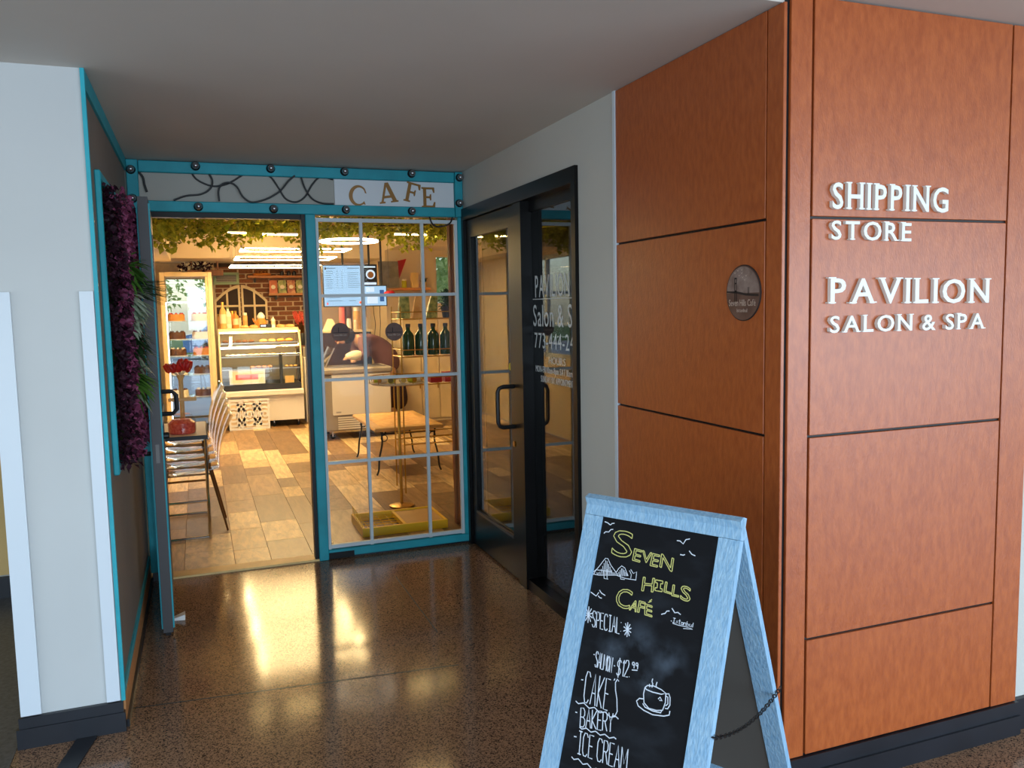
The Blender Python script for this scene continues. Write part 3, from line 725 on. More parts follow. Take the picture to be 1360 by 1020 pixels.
# round plaque on the side of the column
pc = px(988, 389, 'X', XB); pr = .0905
pq = thing('round_plaque', pc, 'round brown plaque of a bridge with cafe name on the side of the brown column', 'sign')
MB().lathe([(pr, 0), (pr, .003), (pr-.002, .004)], pc+Vector((-.0001, 0, 0)), 40, ax=(-1, 0, 0)).build('plate', 'sticker_dark', pq)
MB().lathe([(pr*.965, .0041), (pr*.965, .0046)], pc, 40, ax=(-1, 0, 0)).build('print_ground', 'sticker_brown', pq)
def pl(y, z, h=0): return Vector((XB-.0048-h, pc.y-y*pr, pc.z+z*pr))     # y runs left to right as seen from the passage
sky_poly = [(.93*math.cos(g), .93*math.sin(g)) for g in [math.radians(a) for a in range(0, 181, 9)]]
MB().prism([(x, y) for x, y in sky_poly], lambda x, y, h: pl(x, y, h), 0, .0003).build('print_sky', 'sticker_sky', pq)
mb = MB()
mb.prism([(-.94, .08), (-.3, .06), (.2, -.02), (.9, -.05), (.9, -.13), (.2, -.1), (-.3, -.02), (-.94, .02)], lambda x, y, h: pl(x, y, h), .0004, .0007)
for x in (-.48, -.38): mb.prism([(x, -.3), (x+.035, -.3), (x+.035, .55), (x, .55)], lambda x, y, h: pl(x, y, h), .0004, .0007)
for y in (.5, .32, .05): mb.prism([(-.48, y), (-.345, y), (-.345, y+.05), (-.48, y+.05)], lambda x, y, h: pl(x, y, h), .0004, .0007)
for x in (.30, .36): mb.prism([(x, -.1), (x+.02, -.1), (x+.02, .2), (x, .2)], lambda x, y, h: pl(x, y, h), .0004, .0007)
mb.build('print_bridge', 'sticker_dark', pq)
mb = MB()
for bx, bz in ((-.45, .72), (-.28, .8), (-.05, .82), (-.05, .7), (-.2, .62), (0, .55), (.2, .6), (.12, .46)):
    MB().prism([(bx-.07, bz+.04), (bx, bz), (bx+.07, bz+.05), (bx, bz-.035)], lambda x, y, h: pl(x, y, h), .0004, .0007).build('print_bird', 'sticker_print', pq)
def flat_text(mb, txt, x0, x1, y0, cap, fn, gapk=.09):
    cur = 0; xs = []
    for ch in txt:
        if ch == ' ': cur += .3; xs.append(None); continue
        v, f, e = glyph(ch); xs.append(cur); cur += max(q[0] for q in v)+gapk
    sx = (x1-x0)/(cur-gapk)
    for ch, o in zip(txt, xs):
        if o is not None: solid_glyph(mb, ch, lambda gx, gy, h: fn(x0+(gx+o)*sx, y0+gy*cap/.72, h), 0, .0003)
flat_text(mb, 'Seven Hills Caf\u00e9', -.80, .74, -.46, .24, lambda x, y, h: pl(x, y, h+.0004))
flat_text(mb, 'Istanbul', -.33, .27, -.68, .13, lambda x, y, h: pl(x, y, h+.0004))
mb.build('lettering', 'sticker_print', pq)

# ================================================================== A-FRAME CHALKBOARD
AX, AY, AZ, ATH, AW, AAL, ABE = 1.1341, 1.8908, 1.045, -1.0619, .4681, .3384, .3888
ad = Vector((math.cos(ATH), math.sin(ATH), 0)); an = Vector((math.sin(ATH), -math.cos(ATH), 0))
top = Vector((AX, AY, AZ))
af = thing('sandwich_board', (AX, AY, 0), 'blue washed wooden A-frame chalkboard with chalk cafe menu standing on the floor', 'sandwich board')
def leaf_axes(ang, sgn):
    dn_ = (an*sgn*math.tan(ang) - Vector((0, 0, 1))).normalized()     # down the slope
    nr = ad.cross(dn_); 
    if nr.dot(an*sgn) < 0: nr = -nr
    return dn_, nr
FW, TH = .058, .020
def build_leaf(ang, sgn, name, boardmat):
    dn_, nr = leaf_axes(ang, sgn); L = AZ/math.cos(ang)
    p = bpy.data.objects.new(name, None); C.objects.link(p); p.parent = af
    def bar(s0, s1, t0, t1, nm, m, n0=0, n1=TH):
        c = top + ad*(s0+s1)/2 + dn_*(t0+t1)/2 - nr*(n0+n1)/2
        return MB().obox(c, ad, dn_, nr, abs(s1-s0)/2, abs(t1-t0)/2, abs(n1-n0)/2).build(nm, m, p)
    h = AW/2
    bar(-h, -h+FW, FW+.001, L-.012, 'stile', 'frame_blue'); bar(h-FW, h, FW+.001, L-.012, 'stile', 'frame_blue')
    bar(-h, h, 0, FW, 'top_rail', 'frame_blue')
    tb = L-.16 if sgn > 0 else L-.165
    bar(-h+FW, h-FW, tb, tb+FW, 'bottom_rail', 'frame_blue')
    bd = bar(-h+FW-.001, h-FW+.001, FW, tb, 'board', boardmat, .006, .014)
    return p, bd, dn_, nr
fp, fboard, fdn, fnr = build_leaf(AAL, 1, 'front_leaf', 'chalkboard')
bp_, bboard, bdn, bnr = build_leaf(ABE, -1, 'rear_leaf', 'board_back')
for s in (-.16, .16):     # hinges on top
    MB().tube([top+ad*(s-.03)+Vector((0, 0, -.008)), top+ad*(s+.03)+Vector((0, 0, -.008))], .006, 8).build('hinge', 'black', af, smooth=True)
# chain between the leaves, alternate links
c0 = top + ad*(AW/2-.002) + fdn*(AZ/math.cos(AAL)*.74) - fnr*.015
c1 = on_plane(1034, 912, top+ad*(AW/2), ad)
c0 = on_plane(944, 979, top+ad*(AW/2), ad)
N = 34
pts = []
for i in range(N+1):
    s = i/N; q = c0.lerp(c1, s); q.z -= .06*4*s*(1-s)*.55; pts.append(q + ad*.006)
ch = MB()
for i in range(N):
    a, b = pts[i], pts[i+1]; m_ = (a+b)/2; t_ = (b-a).normalized(); s_ = ad if i % 2 == 0 else t_.cross(ad)
    L_ = (b-a).length*.72
    ch.tube([m_+t_*L_*math.cos(g)+s_*.0055*math.sin(g) for g in [k*2*math.pi/8 for k in range(8)]], .0014, 5, closed=True)
ch.build('chain', 'black', af, smooth=True)
# --- chalk: strokes laid on the front board
FP0 = top - fnr*.0058
def onb(u, v): return on_plane(u, v, FP0, fnr)
def chalk(strokes, r, name, m):
    mb = MB()
    for st in strokes:
        pts = [onb(u, v) + fnr*.0002 for u, v in st]
        if len(pts) == 1: pts.append(pts[0]+ad*.003)
        for i in range(len(pts)-1):      # flattened strokes: ribbons with a little thickness
            pass
        mb.tube(pts, r, 5)
    # flatten towards the board so the chalk is a thin film
    nv = []
    for q in mb.v:
        q = Vector(q); h = (q-FP0).dot(fnr); nv.append(tuple(q - fnr*(h - max(-.0004, min(.0006, h*.25)))))
    mb.v = nv
    return mb.build(name, m, fboard)
SF = {'A': '0,0 .3,1 .6,0;.12,.38 .48,.38', 'B': '0,0 0,1 .35,1 .5,.85 .5,.65 .35,.52 0,.52;.35,.52 .55,.4 .55,.14 .38,0 0,0', 'C': '.55,.85 .4,1 .15,1 0,.8 0,.2 .15,0 .4,0 .55,.12',
 'E': '.5,1 0,1 0,0 .5,0;0,.52 .4,.52', 'I': '.05,1 .45,1;.25,1 .25,0;.05,0 .45,0', 'K': '0,1 0,0;.55,1 0,.45 .55,0', 'L': '0,1 0,0 .5,0', 'M': '0,0 0,1 .35,.3 .7,1 .7,0', 'N': '0,0 0,1 .5,0 .5,1',
 'O': '.28,1 .08,.85 0,.5 .08,.15 .28,0 .48,.15 .56,.5 .48,.85 .28,1', 'P': '0,0 0,1 .35,1 .5,.85 .5,.62 .35,.48 0,.48', 'R': '0,0 0,1 .35,1 .5,.85 .5,.65 .35,.52 0,.52;.25,.52 .55,0',
 'S': '.52,.85 .4,1 .15,1 .02,.85 .05,.65 .45,.4 .5,.18 .35,0 .12,0 0,.15', 'Y': '0,1 .27,.5 .55,1;.27,.5 .27,0', '$': '.52,.82 .4,.95 .15,.95 .02,.82 .05,.63 .45,.4 .5,.2 .35,.06 .12,.06 0,.18;.26,1.1 .26,-.1', '1': '.05,.8 .2,1 .2,0', '2': '0,.8 .12,1 .38,1 .5,.8 .45,.6 0,0 .52,0',
 '9': '.5,.7 .35,.5 .12,.5 0,.7 .1,.95 .38,1 .5,.8 .45,0', "'": '.05,1 .0,.82', '.': '.0,.02 .06,.02', '-': '0,.45 .3,.45', ':': '.05,.75 .08,.72;.05,.2 .08,.18', 'D': '0,0 0,1 .3,1 .5,.8 .5,.2 .3,0 0,0', 't': '.15,1 .15,0 .3,0;0,.7 .3,.7', 'n': '0,.6 0,0;0,.5 .3,.6 .35,0', 'b': '0,1 0,0 .3,.05 .35,.4 0,.5', 'u': '0,.6 .05,0 .3,0 .35,.6', 's': '.3,.55 .05,.5 .3,.2 0,.05', 'a': '.3,.5 .05,.5 .05,.05 .35,.05;.35,.55 .35,0', 'l': '.05,1 .05,0'}
def stext(txt, A, Bp, up, gap=.2, lean=None):
    """single line capitals from pixel A to pixel B (baseline) with pixel up-vector"""
    A = Vector(A); Bp = Vector(Bp); up = Vector(up); cur = 0; L = []
    for ch_ in txt:
        if ch_ == ' ': cur += .35; continue
        st = [[tuple(float(z) for z in p.split(',')) for p in s.split()] for s in SF[ch_].split(';')]
        w_ = max(p[0] for s in st for p in s); L.append((cur, st)); cur += w_+gap
    ln = cur-gap; out = []
    for o, st in L:
        for s in st: out.append([tuple(A + (Bp-A)*((o+p[0])/ln) + up*p[1]) for p in s])
    return out
def zA(l): return [(760+x/5.665, 680+y/5.665) for x, y in l]
def zB(l): return [(740+x/6.0, 850+y/6.0) for x, y in l]
def wave(A, Bp, n, amp):
    A = Vector(A); Bp = Vector(Bp); return [tuple(A+(Bp-A)*(i/(n*4)) + Vector((0, amp*math.sin(i*math.pi/2)))) for i in range(n*4+1)]
# outlined yellow letters: glyph outlines of each letter fitted to a pixel parallelogram
def outl(ch_, bl, br, tl, r=.0011):
    v, f, e = glyph(ch_, False, .03) if ch_ != 'I' else ([(0, 0), (.5, 0), (.5, .2), (.36, .2), (.36, .55), (.5, .55), (.5, .75), (0, .75), (0, .55), (.14, .55), (.14, .2), (0, .2)], [], [(i, (i+1) % 12) for i in range(12)]); w_ = max(q[0] for q in v); h0 = min(q[1] for q in v); h_ = max(q[1] for q in v)-h0
    bl, br, tl = Vector(bl), Vector(br), Vector(tl)
    P = [bl + (br-bl)*(q[0]/w_) + (tl-bl)*((q[1]-h0)/h_) for q in v]
    return [[tuple(P[i]), tuple(P[j])] for i, j in e]
Y = []
for ch_, bl_, br_, tl_ in (('S', (292, 322), (440, 352), (318, 128)), ('E', (452, 362), (508, 378), (470, 275)), ('V', (520, 372), (590, 390), (530, 290)), ('E', (585, 402), (640, 415), (605, 312)), ('N', (658, 412), (750, 448), (672, 315)),
                      ('H', (522, 592), (608, 602), (535, 490)), ('I', (622, 590), (676, 600), (628, 510)), ('L', (690, 600), (742, 618), (702, 525)), ('L', (748, 628), (800, 640), (758, 548)), ('S', (812, 655), (884, 680), (822, 548)),
                      ('C', (318, 705), (425, 735), (350, 565)), ('A', (428, 735), (480, 752), (452, 660)), ('F', (490, 752), (535, 765), (505, 668)), ('E', (545, 772), (600, 790), (548, 690))):
    q = zA([bl_, br_, tl_]); Y.append(outl(ch_, *q))
Y[13] += [zA([(580, 670), (600, 658)]), zA([(572, 680), (596, 672)])]
for q in Y: chalk(q, .0013, 'chalk_letter', 'chalk_yellow')
birds = [[(245, 72), (268, 82), (288, 98), (300, 86), (318, 84)], [(238, 160), (252, 148), (275, 150), (290, 132), (308, 130)], [(788, 215), (812, 218), (835, 240), (855, 208), (885, 202)], [(812, 320), (835, 325), (848, 320)], [(880, 292), (900, 318), (926, 330)],
         [(140, 602), (180, 632), (200, 605)], [(205, 588), (220, 610), (248, 628)], [(195, 630), (208, 645), (222, 648)], [(670, 770), (700, 762), (712, 745), (732, 745)], [(750, 724), (772, 758), (795, 755), (816, 772)]]
for b in birds: chalk([zA(b)], .0014, 'chalk_bird', 'chalk_white')
br = [[(150, 465), (200, 475), (330, 475), (400, 500), (480, 512)], [(155, 455), (190, 425), (225, 380), (250, 348), (268, 350), (290, 400), (330, 455)], [(330, 455), (350, 425), (372, 405), (395, 420), (420, 480)], [(430, 440), (445, 470), (440, 500)], [(440, 432), (460, 462), (485, 450), (478, 515)], [(235, 440), (240, 500), (270, 505)], [(262, 430), (262, 500)], [(360, 470), (365, 505), (395, 508)], [(160, 470), (180, 435), (230, 440), (300, 450)]]
for k in range(14): x = 185+k*11; br.append([(x, 455-2*max(0, 50-abs(x-255))), (x+6, 470)])
for k in range(8): x = 340+k*10; br.append([(x, 460-1.3*max(0, 32-abs(x-375))), (x+5, 482)])
chalk([zA(b) for b in br], .0010, 'chalk_bridge_drawing', 'chalk_white')
st = stext('SPECIAL:', zA([(150, 862)])[0], zA([(365, 920)])[0], (5.0/5.665, -120/5.665), .16)
for cx, cy, r_ in ((122, 772, 62), (415, 885, 55)):
    for k in range(5):
        g = math.pi*k/5+.2; st.append(zA([(cx+r_*.55*math.cos(g), cy-r_*math.sin(g)), (cx-r_*.55*math.cos(g), cy+r_*math.sin(g))]))
chalk(st, .0014, 'chalk_special', 'chalk_white')
st = stext('Istanbul', zA([(752, 830)])[0], zA([(905, 868)])[0], (1, -34/5.665), .12) + [zA([(742, 818), (750, 822)]), zA([(755, 838), (800, 852), (850, 862), (905, 882), (835, 876)])]
chalk(st, .0009, 'chalk_signature', 'chalk_white')
chalk(stext('SALMON', zB([(300, 212)])[0], zB([(432, 262)])[0], (2, -122/6), .1) + stext('$12.', zB([(470, 285)])[0], zB([(575, 296)])[0], (2.5, -130/6), .16) + stext('99', zB([(596, 222)])[0], zB([(642, 232)])[0], (.5, -48/6), .3) + [zB([(595, 238), (640, 242)]), zB([(290, 115), (300, 117)]), zB([(452, 205), (462, 207)])], .0014, 'chalk_salmon_price', 'chalk_white')
chalk(stext("CAKE", zB([(208, 492)])[0], zB([(400, 562)])[0], (4.5, -245/6), .22) + [zB([(460, 308), (452, 322)]), zB([(492, 330), (480, 312), (464, 340), (465, 400), (476, 470), (478, 570), (462, 602), (440, 606)]), zB([(192, 316), (208, 318)]), [tuple(q) for q in wave(zB([(148, 486)])[0], zB([(488, 630)])[0], 4, 2)]], .0015, 'chalk_cakes', 'chalk_white')
chalk(stext('BAKERY', zB([(182, 690)])[0], zB([(440, 735)])[0], (1.2, -150/6), .14) + [zB([(145, 574), (160, 578)]), wave(zB([(178, 694)])[0], zB([(470, 790)])[0], 4, 1.6)], .0015, 'chalk_bakery', 'chalk_white')
chalk(stext('ICE CREAM', zB([(158, 902)])[0], zB([(550, 1050)])[0], (2.5, -180/6), .16) + [zB([(134, 768), (154, 772)]), wave(zB([(115, 930)])[0], zB([(330, 1045)])[0], 3, 2)], .0015, 'chalk_ice_cream', 'chalk_white')
cup = [[(700, 378), (688, 430), (692, 500), (730, 545), (790, 562), (840, 560), (862, 500), (866, 425)], [(700, 378), (720, 362), (770, 366), (830, 395), (866, 425), (830, 432), (760, 415), (712, 395), (700, 378)],
       [(866, 430), (890, 428), (900, 460), (898, 520), (880, 548), (860, 545)], [(868, 448), (882, 455), (882, 510), (864, 525)], [(692, 470), (655, 465), (632, 485), (645, 525), (690, 560), (760, 595), (850, 606), (892, 598), (898, 565)], [(682, 505), (700, 535), (760, 565), (825, 580), (832, 562)],
       [(738, 375), (735, 350)], [(755, 378), (762, 350), (755, 330), (762, 308)], [(790, 380), (788, 360), (796, 335)], [(805, 470), (820, 455), (835, 485), (815, 480)]]
chalk([zB(c) for c in cup], .0015, 'chalk_cup_drawing', 'chalk_white')
# ================================================================== CAFE ROOM
CX0, CX1, CZ = -.6, 4.3, 2.62
# left wall with windows (y 7-11), back wall pieces, right wall, ceiling with rear bulkhead
struct('wall_cafe_left', MB().box(CX0-.1, CX0, 5.30, 7.2, 0, CZ).box(CX0-.1, CX0, 10.6, 13.1, 0, CZ).box(CX0-.1, CX0, 7.2, 10.6, 0, .95).box(CX0-.1, CX0, 7.2, 10.6, 2.2, CZ), 'cafe_wall')
wl_ = thing('window_3', (CX0, 8.9, .95), kind='structure')
for y in (7.2, 8.3, 9.42, 10.55): B(CX0-.07, CX0-.02, y, y+.05, .95, 2.2).build('mullion', 'muntin', wl_)
for z in (.95, 2.15): B(CX0-.07, CX0-.02, 7.25, 10.55, z, z+.05).build('rail', 'muntin', wl_)
for y in (7.25, 8.35, 9.47): B(CX0-.048, CX0-.042, y, y+1.07, 1.0, 2.15).build('pane', 'pane', wl_)
YBK = 13.0
wb = struct('wall_cafe_back', MB().box(.26, 2.5, YBK, YBK+.15, 0, CZ).box(CX0-.1, -.46, YBK, YBK+.15, 0, CZ).box(-.46, .26, YBK, YBK+.15, 2.12, CZ), 'mortar')
w4 = thing('window_4', (-.1, YBK, 0), kind='structure')
B(-.46, -.42, YBK+.03, YBK+.08, 0, 2.12).build('frame_stile', 'cream_wood', w4); B(.22, .26, YBK+.03, YBK+.08, 0, 2.12).build('frame_stile', 'cream_wood', w4)
B(-.42, .22, YBK+.03, YBK+.08, 0, .06).build('frame_rail', 'cream_wood', w4); B(-.42, .22, YBK+.03, YBK+.08, 2.07, 2.12).build('frame_rail', 'cream_wood', w4)
B(-.42, .22, YBK+.052, YBK+.058, .06, 2.07).build('pane', 'pane', w4)
# bricks, one object each
bu = MB().cbox(-.5, .5, -.5, .5, -.5, .5, c=.06)
bm_ = bpy.data.meshes.new('brick'); bm_.from_pydata(bu.v, [], bu.f); bm_.materials.append(M['brick'])
row = 0; z = 1.24; nb = 0
while z < 2.30:
    x = .27 - (.11 if row % 2 else 0)
    while x < 1.75:
        x0, x1 = max(x, .265), min(x+.21, 1.76)
        if x1-x0 > .04:
            o = bpy.data.objects.new('brick', bm_); C.objects.link(o); o.parent = wb; nb += 1
            dp = random.uniform(.012, .024)
            o.location = Vector(((x0+x1)/2, YBK-dp/2, z+.029)) - wl(wb); o.scale = (x1-x0-.014, dp, .056)
        x += .222
    z += .070; row += 1
# beige wall on the right with windows onto trees
YW = 11.55
struct('wall_cafe_right_back', MB().box(2.5, 3.22, YW, YW+.12, 0, CZ).box(3.22, 3.52, YW, YW+.12, 0, 1.62).box(3.22, 3.42, YW, YW+.12, 2.34, CZ).box(3.50, 3.60, YW, YW+.12, 0, CZ).box(3.42, 4.4, YW, YW+.12, 2.34, CZ).box(3.60, 4.4, YW, YW+.12, 0, 1.15).box(4.05, 4.4, YW, YW+.12, 1.15, 2.34).box(2.5, 2.6, YW+.12, 13.1, 0, CZ), 'cafe_wall')
w5 = thing('window_5', (3.55, YW, 1.15), kind='structure')
for x0, x1, z0 in ((3.22, 3.50, 1.62), (3.60, 4.05, 1.15)):
    for bx in ((x0, x0+.025, z0, 2.34), (x1-.025, x1, z0, 2.34), (x0+.025, x1-.025, z0, z0+.03), (x0+.025, x1-.025, 2.31, 2.34)):
        B(bx[0], bx[1], YW+.02, YW+.08, bx[2], bx[3]).build('frame_rail', 'cream_wood', w5)
    B(x0+.025, x1-.025, YW+.046, YW+.052, z0+.03, 2.31).build('pane', 'pane', w5)
struct('wall_cafe_right', B(CX1, CX1+.1, 5.30, YW, 0, CZ), 'cafe_wall')
struct('wall_cafe_front', B(XR+.12, 4.4, 5.295, 5.36, 0, CZ), 'cafe_wall')
struct('wall_cafe_front_top', MB().box(CX0, XR+.12, 5.302, 5.34, 2.20, CZ).box(CX0, XL+.01, 5.302, 5.34, 0, 2.20), 'cafe_wall')
struct('ceiling_cafe', MB().box(CX0-.1, CX1+.1, 5.30, 13.15, CZ, CZ+.1), 'cafe_ceiling')
struct('ceiling_bulkhead', MB().box(CX0, 2.5, 11.75, 13.0, 2.30, CZ).box(CX0, -.28, 8.75, 11.75, 2.25, CZ).box(2.5, CX1, 10.6, YW, 2.40, CZ), 'cafe_ceiling')
struct('trim_3', B(.27, 1.75, YBK-.04, YBK-.0, 2.245, 2.30), 'pane_dark')
# outdoors behind the windows
struct('ground_outside', MB().box(-40, 40, 13.2, 60, -.2, -.08).box(-40, -.75, 5.45, 13.2, -.2, -.08), 'asphalt')
B(-40, 40, 36, 60, -.08, -.03).build('lawn', 'grass', None, kind='structure')
def tree(x, y, h, r, label, n=900, m='leaf_tree', ls=.28):
    t = thing('tree', (x, y, -.08), label, 'tree', 'trees outside the cafe windows')
    MB().tube([(x, y, -.08), (x+.05, y, h*.35), (x-.03, y+.05, h*.7)], [.14, .11, .06], 8).build('trunk', 'bark', t, smooth=True)
    mb = MB()
    for i in range(n):
        g = random.uniform(0, 2*math.pi); c = random.uniform(-1, 1); s = math.sqrt(1-c*c); q = random.random()**.4
        p = (x+r*q*s*math.cos(g), y+r*q*s*math.sin(g), h*.62+h*.40*q*c)
        mb.leaf(p, (random.uniform(-1, 1), random.uniform(-1, 1), random.uniform(-1, .5)), (random.uniform(-1, 1), random.uniform(-1, 1), 1), ls, ls*.7)
    mb.build('crown', m, t, kind='stuff')
tree(-3.4, 40, 4.6, 3.0, 'leafy tree seen through the glass fridge, left one', 1500)
tree(2.9, 42, 5.0, 3.0, 'leafy tree seen through the glass fridge, right one', 1500)
tree(5.0, 16.5, 5.0, 1.6, 'leafy tree outside the narrow cafe window by the wall picture', 1800)
tree(8.4, 19.0, 5.5, 2.0, 'leafy tree outside the wide cafe window behind the wire rack', 2200)
tree(-5.0, 8.6, 4.5, 1.6, 'leafy tree outside the cafe side windows', 1500)
tree(-5.8, 12.6, 5.0, 1.8, 'leafy tree outside the rear end of the cafe side windows', 1500)
def car(x, y, label):
    t = thing('car', (x, y, -.08), label, 'car')
    fn = lambda a, b, h: (x+a, y+h, -.08+b)
    MB().prism([(-2.1, .28), (2.1, .28), (2.15, .62), (1.9, .82), (1.05, .92), (.55, 1.38), (-.95, 1.42), (-1.65, .95), (-2.12, .86)], fn, 0, 1.7).build('body', 'car_blue', t)
    MB().prism([(.95, .93), (.5, 1.32), (-.15, 1.35), (-.15, .93)], fn, -.01, 1.71).build('window', 'car_glass', t)
    MB().prism([(-.25, .93), (-.25, 1.35), (-.9, 1.35), (-1.45, .96)], fn, -.01, 1.71).build('window', 'car_glass', t)
    for a in (-1.3, 1.3):
        for h in (-.02, 1.52): MB().lathe([(.31, 0), (.31, .2)], (x+a, y+h, -.08+.31), 18, ax=(0, 1, 0)).build('wheel', 'rubber', t)
car(1.6, 31.0, 'pale blue car parked outside, seen through the glass fridge')
# ------------------------------------------------------------------ ceiling lights
def led_rect(x0, x1, y0, y1, z, label):
    t = thing('led_light', ((x0+x1)/2, (y0+y1)/2, z), label, 'ceiling light', 'rectangular LED ceiling lights')
    r = .021
    for bx in ((x0, x1, y0, y0+2*r), (x0, x1, y1-2*r, y1), (x0, x0+2*r, y0+2*r, y1-2*r), (x1-2*r, x1, y0+2*r, y1-2*r)):
        B(bx[0], bx[1], bx[2], bx[3], z, z+.007).build('light_bar', 'led', t)
        B(bx[0], bx[1], bx[2], bx[3], z+.007, z+.012).build('housing', 'plastic_white', t)
    for x in (x0+r, x1-r):
        for y in (y0+r, y1-r): MB().tube([(x, y, z+.012), (x, y, CZ)], .002, 4).build('suspension_wire', 'steel', t)
led_rect(.42, 1.50, 10.75, 11.40, 2.150, 'glowing rectangular LED light nearest the brick wall')
led_rect(.44, 1.55, 9.75, 10.40, 2.190, 'glowing rectangular LED light in the middle of the three')
led_rect(.46, 1.58, 8.95, 9.45, 2.225, 'glowing rectangular LED light nearest the cafe entrance')
t = thing('ring_light', (1.40, 8.05, 2.22), 'glowing round ring light hanging among the vines', 'ceiling light')
MB().tube([(1.40+.27*math.cos(g), 8.05+.27*math.sin(g), 2.235) for g in [k*2*math.pi/36 for k in range(36)]], .011, 8, closed=True).build('light_ring', 'led_ring', t, smooth=True)
for g in (0, 2.1, 4.2): MB().tube([(1.40+.27*math.cos(g), 8.05+.27*math.sin(g), 2.25), (1.40+.05*math.cos(g), 8.05+.05*math.sin(g), CZ)], .002, 4).build('suspension_wire', 'steel', t)
# linear LED strips on the ceiling above the vines
for i, (x0, x1, y, z, w_) in enumerate(((.17, .29, 6.45, 2.30, 'front left'), (.47, .69, 6.45, 2.30, 'front right of the doorway'), (.30, .46, 8.05, 2.295, 'rear left'), (.60, .92, 8.05, 2.285, 'rear right of the doorway'), (1.85, 2.35, 8.05, 2.30, 'right of the ring light'), (1.45, 1.80, 6.45, 2.33, 'front by the wooden column'))):
    t = thing('strip_light', ((x0+x1)/2, y, z), 'warm strip light among the hanging vines, '+w_+' one', 'strip light', 'strip lights among the vines')
    B(x0, x1, y-.016, y+.016, z, z+.012).build('tube', 'led_strip', t); B(x0, x1, y-.02, y+.02, z+.012, z+.024).build('housing', 'plastic_white', t)
    for x in (x0+.02, x1-.02): MB().tube([(x, y, z+.024), (x, y, CZ)], .002, 4).build('suspension_wire', 'steel', t)
# timber trellis and vine garlands
tr = thing('trellis', (1.4, 7.4, 2.40), 'pale timber trellis under the ceiling carrying the vines', 'trellis')
for y in (6.0, 6.8, 7.6, 8.5): B(CX0+.05, 3.6, y, y+.05, 2.42, 2.46).build('batten', 'light_wood', tr)
for x in (-.35, .5, 1.35, 2.2, 3.05): B(x, x+.05, 5.9, 8.6, 2.462, 2.50).build('batten', 'light_wood', tr)
for x in (-.33, 1.37, 3.07):
    for y in (6.02, 8.52): MB().tube([(x, y, 2.50), (x, y, CZ)], .004, 5).build('hanger', 'steel', tr)
def garland(p0, p1, n, hang, spread, label, seed):
    rd = random.Random(seed); p0 = Vector(p0); p1 = Vector(p1)
    t = thing('vine_garland', (p0+p1)/2 - Vector((0, 0, hang)), label, 'vine', 'vine garlands under the cafe ceiling')
    K = 14; pts = [p0.lerp(p1, i/K) + Vector((rd.uniform(-.03, .03), rd.uniform(-.03, .03), rd.uniform(-.04, .02))) for i in range(K+1)]
    MB().tube(smooth_path(pts, 3), .006, 5).build('stem', 'bark', t)
    mb = MB()
    for i in range(n):
        s = rd.random(); c = p0.lerp(p1, s); q = rd.random()
        c = c + Vector((rd.gauss(0, spread), rd.gauss(0, spread), .03 - hang*(q**1.5)*(.55+.45*math.sin(s*23+seed))))
        L = rd.uniform(.04, .075)
        mb.leaf(c, (rd.uniform(-1, 1), rd.uniform(-1, 1), rd.uniform(-1.2, .3)), (rd.uniform(-.6, .6), rd.uniform(-1, .2), 1), L, L*.9)
    mb.build('foliage', 'leaf_vine', t, smooth=False, kind='stuff')
gd = [((-.3, 5.95, 2.36), (3.2, 5.95, 2.36), 1000, .16, .05, 'vine garland running across just inside the cafe front'),
      ((-.3, 6.8, 2.38), (3.2, 6.8, 2.38), 1000, .20, .06, 'vine garland running across, second from the cafe front'),
      ((-.3, 7.6, 2.38), (3.2, 7.6, 2.38), 1000, .16, .06, 'vine garland running across, third from the cafe front'),
      ((-.1, 8.4, 2.38), (3.4, 8.4, 2.38), 2000, .24, .06, 'vine garland running across, furthest from the cafe front'),
      ((-.22, 6.0, 2.36), (-.22, 8.3, 2.36), 1300, .26, .08, 'vine garland running inward along the left side'),
      ((.55, 6.0, 2.40), (.55, 8.5, 2.40), 900, .20, .06, 'vine garland running inward above the doorway'),
      ((2.25, 6.0, 2.38), (2.25, 8.5, 2.38), 1100, .18, .06, 'vine garland running inward right of the ring light'),
      ((3.05, 6.0, 2.38), (3.05, 8.5, 2.38), 900, .18, .06, 'vine garland running inward at the far right')]
for i, g in enumerate(gd): garland(*g, seed=i+3)
# ------------------------------------------------------------------ helpers for goods
def lathe_thing(name, prof, c, m, label, cat, group=None, n=16, parent=None):
    return MB().lathe(prof, c, n).build(name, m, parent, smooth=True, label=label, cat=cat, group=group)
def bottle(c, h, r, m, cap, label, group=None, name='bottle', cat='bottle', lab=True):
    t = thing(name, c, label, cat, group)
    MB().lathe([(r*.92, 0), (r, h*.04), (r, h*.62), (r*.85, h*.70), (r*.38, h*.80), (r*.34, h*.90)], c, 14).build('body', m, t, smooth=True)
    MB().lathe([(r*.42, h*.90), (r*.42, h), (r*.36, h*1.01)], c, 12).build('cap', cap, t, smooth=True)
    if lab: MB().lathe([(r*1.01, h*.2), (r*1.012, h*.55)], c, 14).build('paper_label', 'jar_label', t, smooth=True)
    return t
def cake(c, r, h, m, top, label, group):
    t = thing('cake', c, label, 'cake', group)
    MB().lathe([(r*1.15, 0), (r*1.18, .008)], c, 20).build('plate', 'plastic_white', t, smooth=True)
    MB().lathe([(r, .008), (r, h*.5), (r*.985, h*.92), (r*.93, h)], c, 20).build('sponge', m, t, smooth=True)
    mb = MB()
    for k in range(8):
        g = k*math.pi/4; mb.lathe([(r*.16, h*.97), (r*.13, h*1.1), (r*.02, h*1.22)], (c[0]+r*.72*math.cos(g), c[1]+r*.72*math.sin(g), c[2]), 7)
    mb.build('topping', top, t, smooth=True, kind='stuff')
    return t
